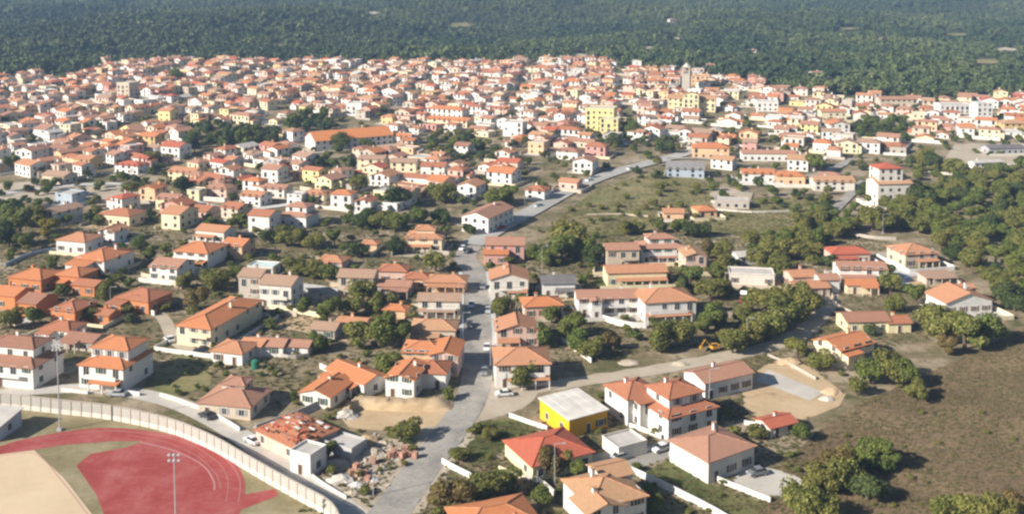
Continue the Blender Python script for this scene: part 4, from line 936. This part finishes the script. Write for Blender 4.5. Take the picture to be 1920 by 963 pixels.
# instancing for what nobody could count
def instancer(name, pts, scl, idx, protos, label, cat):
    """one object: a cloud of points that carries random copies of a few small meshes"""
    n = len(pts); me = bpy.data.meshes.new(name); me.from_pydata([tuple(p) for p in pts], [], [])
    a = me.attributes.new('scl', 'FLOAT_VECTOR', 'POINT'); a.data.foreach_set('vector', np.asarray(scl, float).ravel())
    a = me.attributes.new('rot', 'FLOAT', 'POINT'); a.data.foreach_set('value', np.random.uniform(0, 6.28, n))
    a = me.attributes.new('pick', 'INT', 'POINT'); a.data.foreach_set('value', np.asarray(idx, np.int32))
    o = new(name, me); ng = bpy.data.node_groups.new(name + '_nodes', 'GeometryNodeTree')
    ng.interface.new_socket('Geometry', in_out='INPUT', socket_type='NodeSocketGeometry'); ng.interface.new_socket('Geometry', in_out='OUTPUT', socket_type='NodeSocketGeometry')
    N = ng.nodes.new; gi, go = N('NodeGroupInput'), N('NodeGroupOutput'); iop = N('GeometryNodeInstanceOnPoints'); jg = N('GeometryNodeJoinGeometry')
    for p in reversed(protos):
        oi = N('GeometryNodeObjectInfo'); oi.inputs['Object'].default_value = p; oi.inputs['As Instance'].default_value = True; ng.links.new(oi.outputs['Geometry'], jg.inputs[0])
    def attr(nm, dt):
        x = N('GeometryNodeInputNamedAttribute'); x.data_type = dt; x.inputs['Name'].default_value = nm; return x.outputs['Attribute']
    cx = N('ShaderNodeCombineXYZ'); ng.links.new(attr('rot', 'FLOAT'), cx.inputs[2])
    mp = N('GeometryNodeMeshToPoints'); ng.links.new(gi.outputs[0], mp.inputs[0]); ng.links.new(mp.outputs[0], iop.inputs['Points'])
    ng.links.new(jg.outputs[0], iop.inputs['Instance']); iop.inputs['Pick Instance'].default_value = True
    ng.links.new(attr('pick', 'INT'), iop.inputs['Instance Index']); ng.links.new(cx.outputs[0], iop.inputs['Rotation']); ng.links.new(attr('scl', 'FLOAT_VECTOR'), iop.inputs['Scale'])
    ng.links.new(iop.outputs[0], go.inputs[0]); md = o.modifiers.new('scatter', 'NODES'); md.node_group = ng
    return tag(o, label, cat, kind='stuff')
def proto(name, me): return bpy.data.objects.new(name, me)
mid = [proto('town_tree', crown_mesh(700 + i, 700, .14, 8, .85, LEAF[i % 3])) for i in range(3)]
if far_pts:
    instancer('town_trees', [(x, y, z + .9 * r * hf) for x, y, z, r, hf, k in far_pts], [(r, r, r * hf) for x, y, z, r, hf, k in far_pts], [min(k, 2) if k < 3 else 0 for *_, k in far_pts], mid, 'small green trees between the far houses', 'trees')

# the wooded hills
CLEAR = [(865, 46, 30, 5), (700, 24, 16, 3), (520, 84, 16, 3), (1215, 90, 18, 3), (1590, 53, 22, 2), (1265, 72, 24, 2), (1850, 115, 36, 5), (1885, 92, 24, 3), (1795, 64, 26, 3), (1088, 104, 22, 3), (1420, 124, 22, 3), (1640, 130, 20, 2), (1655, 73, 9, 3), (1259, 37, 9, 3), (1560, 152, 34, 3)]
gx = np.arange(-1500, 1500, 6.6); gy = np.arange(700, 2500, 6.6); X, Y = np.meshgrid(gx, gy); X = X.ravel() + np.random.uniform(-3.1, 3.1, X.size); Y = Y.ravel() + np.random.uniform(-3.1, 3.1, Y.size)
k = np.abs(X) < .54 * Y + 60; X, Y = X[k], Y[k]; Z = terr(X, Y); U, V, S = proj(X, Y, Z)
k = (V < town_line(U) + .5) & (V > -40)
for (cu, cv, ru, rv) in CLEAR: k &= ((U - cu) / ru) ** 2 + ((V - cv - 5) / (rv + 6)) ** 2 > 1 + .6 * np.sin(U * .9) * np.sin(V * 2.1)
for fx, fy, fr in FOOT:
    if fy > 700: k &= (X - fx) ** 2 + (Y - fy) ** 2 > (fr * .9) ** 2
dens = .5 + .5 * np.sin(X / 47 + 1.3 * np.sin(Y / 61)) * np.sin(Y / 53 + X / 90)
k &= np.random.uniform(0, 1, X.size) < .62 + .42 * dens
X, Y, Z = X[k], Y[k], Z[k]; r = np.random.uniform(2.4, 5.2, X.size) * (0.75 + .45 * dens[k]) * np.where(np.random.uniform(0, 1, X.size) < .06, 1.5, 1.0); hf = np.random.uniform(.85, 1.35, X.size)
fproto = [proto('forest_tree', crown_mesh(800 + i, 170, .21, 6, .9, M_forestleaf)) for i in range(4)]
instancer('forest', np.stack([X, Y, Z + r * hf * .75], 1), np.stack([r, r, r * hf], 1), np.random.randint(0, 4, X.size), fproto, 'dense dark green woods covering the hills behind the town', 'forest')
print('FOREST', X.size)
for i, (cu, cv, ru, rv) in enumerate(CLEAR):
    pts = [(cu + ru * math.cos(t) * random.uniform(.5, 1.3), cv + rv * math.sin(t) * random.uniform(.5, 1.3)) for t in np.linspace(0, 6.28, 13)[:-1]]
    c0 = P(cu, cv + 1, .5); ring = [P(a, b + 1, .5) for a, b in pts]; mb = MB(); V = [c0]
    for f_ in (.5, 1):
        for q in ring:
            x, y = c0.x + (q.x - c0.x) * f_, c0.y + (q.y - c0.y) * f_; V.append((x, y, float(terr(x, y)) + .8))
    n = len(ring); mb.faces(V, [(0, 1 + j, 1 + (j + 1) % n) for j in range(n)] + [(1 + j, 1 + n + j, 1 + n + (j + 1) % n, 1 + (j + 1) % n) for j in range(n)], M_olivefield if i % 2 == 0 else M_dirt)
    tag(mb.build('clearing'), 'bare tan clearing in the wooded hills', 'clearing', kind='structure')

# grass and weeds
def tuft_mesh(seed, m, n=16, w=.09):
    g = random.Random(seed); mb = MB()
    for i in range(n):
        a = g.uniform(0, 6.28); r = g.uniform(0, .45); x, y = r * math.cos(a), r * math.sin(a); b = g.uniform(0, 6.28); l = g.uniform(.5, 1.0)
        tx, ty = .45 * math.cos(a), .45 * math.sin(a); mb.poly([(x - w * math.cos(b), y - w * math.sin(b), 0), (x + w * math.cos(b), y + w * math.sin(b), 0), (x + tx * l, y + ty * l, l)], m)
    return mb.mesh('tuft')
def tufts(name, poly, n, ms, hgt, label, zoff, seed):
    g = np.random.default_rng(seed); out = []
    w = [P(u, v) for u, v in poly]; wp = [(p.x, p.y) for p in w]; xs = [p[0] for p in wp]; ys = [p[1] for p in wp]
    x = g.uniform(min(xs), max(xs), n * 3); y = g.uniform(min(ys), max(ys), n * 3); k = inpoly(x, y, wp)
    for fx, fy, fr in FOOT: k &= (x - fx) ** 2 + (y - fy) ** 2 > (fr * .8) ** 2
    for bp in BARE: k &= ~inpoly(x, y, bp)
    for rx, ry, rw in ROADPTS: k &= (x - rx) ** 2 + (y - ry) ** 2 > (rw + .8) ** 2
    dn = .5 + .5 * np.sin(x / 5.1 + 2 * np.sin(y / 7.3)) * np.sin(y / 4.3 + x / 9); k &= g.uniform(0, 1, x.size) < .25 + .75 * dn
    x, y = x[k][:n], y[k][:n]; s = g.uniform(.5, 1.3, x.size) * hgt
    instancer(name, np.stack([x, y, terr(x, y) + zoff], 1), np.stack([s * 1.3, s * 1.3, s], 1), g.integers(0, len(ms), x.size), ms, label, 'grass')
tp = [proto('tuft', tuft_mesh(i, M_tuft)) for i in range(3)]; wp_ = [proto('weed', tuft_mesh(10 + i, M_weed, 18, .13)) for i in range(3)]
tufts('field_grass', [(1395, 985), (1470, 870), (1530, 812), (1600, 760), (1660, 735), (1760, 690), (1850, 648), (1930, 610), (1990, 700), (1990, 990)], 16000, tp + wp_[:1], .42, 'dry grass tufts over the brown field', 0, 1)
tufts('meadow_grass', [(1005, 455), (1060, 400), (1130, 350), (1250, 318), (1330, 345), (1400, 372), (1560, 372), (1570, 400), (1520, 425), (1400, 440), (1300, 432), (1150, 440)], 9000, tp + wp_, .6, 'dry grass over the open meadow', .2, 2)
tufts('garden_weeds', [(560, 960), (600, 880), (830, 830), (880, 790), (1010, 790), (1400, 660), (1560, 680), (1500, 830), (1480, 940), (1200, 990), (800, 990)], 9000, wp_ + tp[:1], .45, 'weeds in the gardens and rough lots', 0, 3)
tufts('town_weeds', [(0, 640), (0, 400), (420, 400), (860, 440), (860, 640), (840, 740), (560, 760), (380, 700)], 12000, wp_ + tp[:1], .5, 'weeds between the houses left of the road', 0, 4)
tufts('slope_weeds', [(930, 700), (930, 470), (1140, 430), (1540, 430), (1740, 470), (1800, 620), (1500, 690), (1300, 650)], 12000, wp_ + tp[:1], .5, 'weeds between the houses right of the road', 0, 5)

# ------------------------------------------------------------------ stadium wall: posts and panels
def along(pts, step, k=10):
    w = [P(u, v) for u, v in smooth(pts, k)]; out = [w[0].copy()]; acc = 0
    for a, b in zip(w, w[1:]):
        L = (b - a).length; t = step - acc
        while t <= L: out.append(a + (b - a) * (t / L)); t += step
        acc = (acc + L) % step
    return out
def stadium_wall():
    pts = along([(-40, 762), (30, 766), (110, 775), (190, 784), (262, 797), (330, 815), (400, 845), (460, 880), (520, 915), (580, 948), (612, 966), (630, 985), (640, 1010)], 2.6)
    root = empty('stadium_wall', pts[0]); o0 = pts[0]; M1 = wall_mat('offwhite'); M2 = wall_mat('stone')
    for i, p in enumerate(pts):
        a = pts[min(i + 1, len(pts) - 1)] - pts[max(i - 1, 0)]; ang = math.atan2(a.y, a.x)
        if i == 0: pm = MB(); pm.box(-.13, .13, -.16, .16, 0, 3.3, M2); pm = pm.mesh('post'); cm_ = MB(); cm_.box(-1.17, 1.17, -.09, .09, 0, 1.1, M1); lowm = cm_.mesh('panel'); cm_ = MB(); cm_.box(-1.17, 1.17, -.05, .05, 1.13, 3.15, wall_mat('panelgrey')); upm = cm_.mesh('upper_panel'); cm_ = MB(); cm_.box(-1.3, 1.3, -.14, .14, 3.302, 3.4, M2); cap = cm_.mesh('coping')
        new('post', pm, root, p - o0, ang)
        if i + 1 < len(pts):
            q = (p + pts[i + 1]) / 2 - o0; b = pts[i + 1] - p; an = math.atan2(b.y, b.x)
            new('panel', lowm, root, q, an); new('upper_panel', upm, root, q, an); new('coping', cap, root, q, an)
    tag(root, 'long curved pale panel wall round the running track', 'wall'); land('the curved stadium wall', 300, 800)
stadium_wall()
land('the red running track', 300, 880)

# ------------------------------------------------------------------ garden walls
def gwall(pts, h, c='white', label=None, t=.25, k=3):
    w = [P(u, v) for u, v in smooth(pts, k)]; o0 = w[0].copy(); mb = MB(); m = wall_mat(c)
    off = []
    for i, p in enumerate(w):
        a = w[min(i + 1, len(w) - 1)] - w[max(i - 1, 0)]; a.z = 0; a.normalize(); n = Vector((-a.y, a.x, 0)) * t / 2; q = p - o0; off.append((q + n, q - n))
    V = []
    for (a, b) in off: V += [a - Vector((0, 0, .3)), b - Vector((0, 0, .3)), b + Vector((0, 0, h)), a + Vector((0, 0, h))]
    fs = []
    for i in range(len(off) - 1):
        for j in range(4): fs.append((4 * i + j, 4 * i + (j + 1) % 4, 4 * i + 4 + (j + 1) % 4, 4 * i + 4 + j))
    n = len(off); fs += [(3, 2, 1, 0), (4 * n - 4, 4 * n - 3, 4 * n - 2, 4 * n - 1)]
    mb.faces(V, fs, m); r = mb.build('garden_wall', None, o0); c_ = (w[0] + w[-1]) / 2
    reg(r, f'{WADJ[c]} garden wall', 'wall', 'garden walls', c_, label)
for a in [([(1178, 884), (1245, 915), (1340, 963), (1390, 995)], 1.4, 'white'), ([(1255, 855), (1330, 895), (1400, 924), (1445, 942)], 1.1, 'white'), ([(1053, 638), (1075, 655), (1109, 680)], 1.2, 'offwhite'), ([(955, 781), (985, 792), (1026, 806)], 1.0, 'white'),
          ([(829, 868), (850, 880), (884, 897)], 1.2, 'white'), ([(480, 808), (560, 779), (615, 752), (655, 726)], 1.5, 'grey'), ([(505, 578), (560, 588), (640, 600)], 1.4, 'cream'), ([(935, 880), (960, 890), (985, 900)], .9, 'cream'),
          ([(300, 742), (340, 755), (400, 778), (450, 808)], .9, 'offwhite'), ([(215, 735), (262, 742)], 1.0, 'white'), ([(115, 733), (165, 738)], .8, 'white'), ([(1130, 600), (1170, 612), (1212, 615)], 1.6, 'white'), ([(1275, 828), (1240, 838), (1150, 866)], .8, 'white'),
          ([(560, 545), (600, 550), (634, 556)], 2.6, 'grey'), ([(265, 518), (300, 528), (340, 540)], 1.4, 'beige'), ([(230, 568), (262, 580), (290, 592)], 1.4, 'offwhite'), ([(600, 690), (620, 700), (640, 712)], 1.4, 'white'), ([(790, 378), (830, 374), (870, 376)], 1.2, 'cream'),
          ([(560, 385), (600, 390), (660, 398)], 1.2, 'offwhite'), ([(740, 470), (790, 474), (842, 478)], 1.4, 'stone'), ([(1100, 405), (1160, 404), (1215, 408)], 1.0, 'beige'), ([(1340, 395), (1410, 400), (1480, 398)], 1.0, 'offwhite'), ([(1600, 442), (1640, 448), (1680, 450)], 1.2, 'stone'), ([(1660, 395), (1720, 392), (1790, 392)], 1.0, 'offwhite'),
          ([(1720, 590), (1745, 605), (1762, 622)], 1.6, 'white'), ([(1440, 668), (1490, 690), (1530, 712)], .8, 'stone'), ([(1740, 325), (1820, 330), (1930, 335)], 1.2, 'offwhite'), ([(1600, 590), (1570, 575), (1560, 555)], 1.0, 'beige'), ([(420, 395), (470, 402), (520, 398)], 1.2, 'stone'), ([(10, 500), (60, 478), (110, 470)], 1.3, 'bluegrey'),
          ([(1395, 795), (1420, 800), (1450, 812)], 1.0, 'white'), ([(560, 872), (600, 905), (650, 935)], .7, 'offwhite'), ([(1040, 930), (1010, 905), (985, 900)], 1.2, 'offwhite'), ([(1330, 800), (1300, 790), (1280, 800)], .8, 'stone'), ([(1180, 800), (1215, 812), (1240, 822)], 1.0, 'white'), ([(500, 660), (540, 672), (580, 668)], 1.0, 'stone'), ([(0, 330), (60, 322), (110, 328)], 1.3, 'offwhite'), ([(20, 245), (60, 250), (66, 256)], 1.3, 'white')]:
    gwall(*a)

# ------------------------------------------------------------------ masts and poles
def mast(u, v, H, label, lamps=True):
    p = P(u, v); r = empty('floodlight_mast', p); mb = MB(); mb.bar((0, 0, 0), (0, 0, H), .15, M_metal, .08, 8); mb.build('pole', r)
    mb = MB(); mb.box(-.5, .5, -.5, .5, 0, .5, wall_mat('grey')); mb.build('base', r)
    mb = MB()
    for z in (H - 1.4, H - .4): mb.bar((-1.0, 0, z), (1.0, 0, z), .06, M_metal)
    mb.build('crossarm', r); lm = MB(); lm.box(-.2, .2, -.25, .1, -.16, .16, M_metal); lm.box(-.17, .17, -.27, -.251, -.13, .13, plain('lamp_glass', (.55, .58, .6), .2, .6)); lm = lm.mesh('floodlight')
    for z in (H - 1.4, H - .4):
        for x in (-.8, 0, .8): new('floodlight', lm, r, (x, -.1, z + .3))
    reg(r, None, 'mast', 'floodlight masts', p, label)
mast(112, 806, 19, 'tall floodlight mast standing inside the stadium wall'); mast(331, 1032, 17.2, 'floodlight mast rising in front of the red track bend'); mast(104, 340, 22, 'far pale floodlight mast beside the gravel square')
def pole(u, v, H, label=None):
    p = P(u, v); r = empty('street_lamp', p); mb = MB(); mb.bar((0, 0, 0), (0, 0, H), .11, M_metal, .06, 6); mb.build('pole', r)
    mb = MB(); mb.bar((0, 0, H - .1), (1.6, -.3, H + .15), .05, M_metal); mb.build('arm', r); mb = MB(); mb.box(1.4, 2.1, -.45, -.15, H + .08, H + .26, M_metal); mb.build('lamp_head', r)
    reg(r, 'grey street lamp', 'street lamp', 'street lamps', p)
for a in [(430, 622, 9), (1016, 512, 9), (984, 418, 10), (208, 588, 8), (1040, 905, 8), (1330, 762, 9), (920, 690, 8), (919, 600, 8), (868, 640, 8), (860, 580, 8), (1400, 652, 8), (700, 930, 8), (925, 735, 8), (470, 545, 9), (1655, 440, 8)]: pole(*a)

# ------------------------------------------------------------------ cars
CARCOL = dict(white=(.72, .72, .72), dark=(.04, .045, .06), silver=(.42, .44, .46), blue=(.05, .10, .28), red=(.42, .03, .03), grey=(.18, .19, .20), green=(.03, .10, .06))
def car_meshes():
    if 'car' in WINCACHE: return WINCACHE['car']
    gl = M_glass; sec = [(-2.05, .35, .62), (-1.95, .3, .86), (-1.0, .28, .98), (-.45, .28, 1.42), (.85, .28, 1.46), (1.75, .3, 1.0), (2.05, .35, .9), (2.1, .4, .6)]
    b = MB(); w = .84; prof = [(-2.08, .32), (-2.08, .7), (-1.9, .85), (-1.05, .95), (1.75, .98), (2.08, .85), (2.1, .32)]; n = len(prof)
    c = MB(); cab = [(-1.0, .95), (-.4, 1.42), (.9, 1.46), (1.7, .98)]
    WINCACHE['car'] = (prof, cab, w); return WINCACHE['car']
def car(u, v, rot, col, z=.12):
    prof, cab, w = car_meshes(); p = P(u, v); p.z += z; r = empty('parked_car', p, R(rot)); paint = plain('car_paint_' + col, CARCOL[col], .3, .6, .05)
    b = MB(); n = len(prof); V = [(x, -w, zz) for x, zz in prof] + [(x, w, zz) for x, zz in prof]
    b.faces(V, [tuple(range(n)), tuple(range(2 * n - 1, n - 1, -1))] + [(i, n + i, n + (i + 1) % n, (i + 1) % n) for i in range(n)], paint)
    bo = b.build('body', r); c = MB(); k = .12; V = [(x, -w + (k if zz > 1.2 else .03), zz) for x, zz in cab] + [(x, w - (k if zz > 1.2 else .03), zz) for x, zz in cab]
    c.faces(V, [(0, 1, 2, 3), (7, 6, 5, 4), (0, 4, 5, 1), (2, 6, 7, 3), (1, 5, 6, 2)], M_glass); c.build('window_glass', r)
    c = MB(); c.box(-.42, .92, -w + .1, w - .1, 1.43, 1.5, paint); c.build('roof', r)
    if 'wheel' not in WINCACHE:
        m = MB(); m.bar((0, -.1, 0), (0, .1, 0), .31, plain('tyre', (.02, .02, .02), .9), None, 12); WINCACHE['wheel'] = m.mesh('wheel')
        m = MB(); m.bar((0, -.11, 0), (0, .11, 0), .18, M_metal, None, 8); WINCACHE['rim'] = m.mesh('rim')
        m = MB(); m.box(-.03, .03, -.17, .17, -.07, .07, M_frame); WINCACHE['hl'] = m.mesh('headlight')
    for x in (-1.3, 1.3):
        for y in (-.78, .78): wo = new('wheel', WINCACHE['wheel'], r, (x, y, .31)); new('rim', WINCACHE['rim'], wo)
    for y in (-.6, .6): new('headlight', WINCACHE['hl'], r, (-2.09, y, .66))
    reg(r, {'dark': 'black'}.get(col, col) + ' parked car', 'car', 'parked cars', p)
for a in [(387, 783, -38, 'dark'), (473, 830, -42, 'white'), (378, 660, 5, 'dark'), (915, 585, 90, 'silver'), (880, 612, 90, 'dark'), (913, 655, 88, 'white'), (868, 468, 70, 'white'), (878, 474, 60, 'dark'), (1692, 540, 10, 'white'), (1700, 528, 20, 'blue'), (945, 742, 10, 'white'), (905, 540, 90, 'grey'), (1010, 388, 42, 'silver'), (1105, 340, 45, 'white'), (220, 742, -5, 'silver'),
          (1160, 862, 28, 'silver'), (1420, 890, 20, 'grey'), (60, 360, 8, 'red'), (160, 366, 5, 'white'), (318, 640, -50, 'white'), (1240, 845, 30, 'white'), (940, 430, 45, 'red'), (1655, 515, 60, 'dark'), (884, 575, 90, 'white'), (908, 700, 86, 'grey'), (1180, 318, 60, 'white')]: car(*a)

# ------------------------------------------------------------------ machines and site clutter
def excavator(u, v, rot):
    p = P(u, v); r = empty('excavator', p, R(rot)); Y = plain('machine_yellow', (.55, .30, .04), .6, .3, .3); K = plain('rubber_black', (.03, .03, .03), .9)
    for y in (-1.1, 1.1): m = MB(); m.box(-1.8, 1.8, y - .3, y + .3, .12, .9, K); m.bar((-1.8, y - .3, .5), (-1.8, y + .3, .5), .42, K, None, 10); m.bar((1.8, y - .3, .5), (1.8, y + .3, .5), .42, K, None, 10); m.build('track', r)
    m = MB(); m.box(-1.9, 1.2, -1.3, 1.3, 1.05, 2.0, Y); m.box(-1.8, -.6, -1.2, 1.2, 2.0, 2.4, Y); m.build('body', r)
    m = MB(); m.box(.0, 1.3, .25, 1.25, 2.003, 3.1, Y); m.box(.05, 1.34, .3, 1.29, 2.3, 2.95, M_glass); m.build('cab', r)
    m = MB(); m.bar((1.0, -.4, 1.8), (3.4, -.4, 4.4), .28, Y, .22); m.build('boom', r); m = MB(); m.bar((3.4, -.4, 4.4), (5.0, -.4, 2.2), .22, Y, .16); m.build('arm', r)
    m = MB(); m.box(4.5, 5.4, -.9, .1, 1.3, 2.2, Y); m.build('bucket', r); reg(r, None, 'excavator', None, p, 'yellow excavator parked beside the dirt road by the trees'); land('the yellow excavator', u, v)
excavator(1338, 657, 200); COL.objects['excavator'].scale = (.72, .72, .72)
def truck(u, v, rot):
    p = P(u, v); r = empty('tipper_truck', p, R(rot)); Rd = plain('truck_red', (.42, .045, .05), .5, .4, .15)
    m = MB(); m.box(-2.8, 2.8, -.9, .9, .6, .9, M_iron); m.build('chassis', r); m = MB(); m.box(-2.9, -1.2, -1.1, 1.1, .9, 2.6, Rd); m.box(-2.93, -2.2, -1.0, 1.0, 1.7, 2.4, M_glass); m.build('cab', r)
    T = Matrix.Translation((2.6, 0, 1.0)) @ Matrix.Rotation(R(34), 4, 'Y'); m = MB()
    m.box(-3.8, 0, -1.2, 1.2, 0, .15, M_frame, T); m.box(-3.8, 0, -1.2, -1.1, .151, 1.3, M_frame, T); m.box(-3.8, 0, 1.1, 1.2, .151, 1.3, M_frame, T); m.box(-3.8, -3.7, -1.09, 1.09, .151, 1.5, M_frame, T); m.build('tipping_bed', r)
    for x in (-2.0, 1.0, 2.0):
        for y in (-.95, .95): m = MB(); m.bar((x, y - .15, .5), (x, y + .15, .5), .5, plain('tyre', (.02, .02, .02), .9), None, 12); m.build('wheel', r)
    reg(r, None, 'truck', None, p, 'red tipper truck with its pale bed raised among the trees')
truck(1394, 566, 70); COL.objects['tipper_truck'].scale = (.8, .8, .8)
p = P(479, 690); r = empty('water_tank', p); m = MB(); m.bar((0, 0, 0), (0, 0, 2.0), 1.0, plain('tank_green', (.03, .16, .10), .5), None, 14); m.build('body', r); m = MB(); m.bar((0, 0, 2.0), (0, 0, 2.35), 1.0, plain('tank_green', (.03, .16, .10)), .3, 14); m.build('lid', r)
tag(r, 'green round water tank beside the small salmon-roofed house', 'water tank')
def pallet(u, v, rot, i):
    p = P(u, v); r = empty('brick_pallet', p, R(rot)); m = MB(); m.box(-.6, .6, -.6, .6, 0, .14, M_wood); m.build('pallet', r); bm_ = plain('fresh_brick', (.42, .24, .17), .9, .1, .3, 5)
    g = random.Random(i)
    for k in range(3 - i % 2):
        m = MB(); m.box(-.55 + g.uniform(0, .06), .55, -.55, .55 - g.uniform(0, .06), .142 + k * .4, .535 + k * .4, bm_); m.build('brick_layer', r)
    reg(r, 'pallet of red bricks', 'pallet', 'brick pallets on the building site', p)
for i, (u, v) in enumerate([(733, 858), (744, 856), (755, 858), (766, 855), (778, 858), (738, 848), (760, 847), (660, 888), (672, 892), (684, 890), (668, 880), (690, 900), (700, 868)]): pallet(u, v, 20 + 13 * i, i)
def mound(u, v, w, h, m, label, seed):
    p = P(u, v); g = random.Random(seed); n, k = 12, 5; V = []; 
    for j in range(k):
        t = j / (k - 1); rr = w / 2 * (1 - t ** 1.6)
        for i in range(n): a = 2 * math.pi * i / n; q = rr * g.uniform(.75, 1.15); V.append((q * math.cos(a), .7 * q * math.sin(a), -.05 + h * t * g.uniform(.85, 1.1)))
    mb = MB(); mb.faces(V, [(j * n + i, j * n + (i + 1) % n, (j + 1) * n + (i + 1) % n, (j + 1) * n + i) for j in range(k - 1) for i in range(n)], m)
    o = mb.build('rubble_mound', None, p); reg(o, label, 'mound', 'heaps on the building site', p)
for i, (u, v, w, h, m, l) in enumerate([(700, 848, 5, 1.2, M_dirt, 'heap of pale earth'), (640, 900, 6, 1.4, M_gravel, 'heap of grey gravel'), (670, 910, 4, .9, M_conc, 'heap of broken concrete'), (690, 826, 6, 1.3, M_sand, 'heap of sandy earth'), (720, 832, 4, 1, M_dirt, 'heap of pale earth'), (650, 780, 6, 1.8, M_gravel, 'heap of grey gravel'), (628, 870, 5, 1.1, M_dirt, 'heap of pale earth'),
        (1560, 735, 6, 1.2, M_sand, 'heap of sandy earth'), (1480, 680, 8, 1.4, M_sand, 'heap of sandy earth'), (1550, 748, 4, 1.0, M_gravel, 'heap of grey gravel'), (1275, 683, 5, .9, M_dirt, 'heap of pale earth'), (1180, 680, 6, .9, M_dirt, 'heap of pale earth'), (700, 900, 3, .8, M_conc, 'heap of broken concrete'), (660, 925, 4, .9, M_dirt, 'heap of pale earth')]): mound(u, v, w, h, m, l, i)
def rubble():
    mb = MB(); g = random.Random(9); ms = [roof_mat('dull'), roof_mat('pink'), roof_mat('concrete'), wall_mat('beige'), M_wood, wall_mat('stone')]
    for i in range(420):
        u, v = random.choice([(690, 870), (650, 900), (690, 900), (640, 850), (720, 850), (745, 845)]); p = P(u + g.gauss(0, 26), v + g.gauss(0, 13)); s = g.uniform(.1, .38)
        if on_road(p.x, p.y): continue
        T = Matrix.Translation((p.x, p.y, .05)) @ Matrix.Rotation(g.uniform(0, 6.28), 4, 'Z') @ Matrix.Rotation(g.uniform(-.4, .4), 4, 'X'); mb.box(-s, s, -s * g.uniform(.3, .9), s * .6, -.05, s * g.uniform(.3, .9), g.choice(ms), T)
    tag(mb.build('rubble'), 'scattered rubble and timber across the building site', 'rubble', kind='stuff')
rubble()

# ------------------------------------------------------------------ haze
hz = bpy.data.materials.new('haze_air'); hz.use_nodes = True; t = hz.node_tree; t.nodes.clear(); o_ = t.nodes.new('ShaderNodeOutputMaterial'); pv = t.nodes.new('ShaderNodeVolumePrincipled')
pv.inputs['Color'].default_value = (.42, .64, 1.0, 1); pv.inputs['Density'].default_value = HAZE; pv.inputs['Anisotropy'].default_value = 0.0; t.links.new(pv.outputs[0], o_.inputs['Volume'])
mb = MB(); mb.box(-1850, 1850, -220, 3400, -1.5, 260, hz); hzo = mb.build('haze'); tag(hzo, 'thin blue haze over the valley', 'haze', kind='stuff')
finish_labels()
for o in COL.objects:
    if o.get('label') and len(o['label'].split()) > 16: print('LONG', o.name, o['label'])
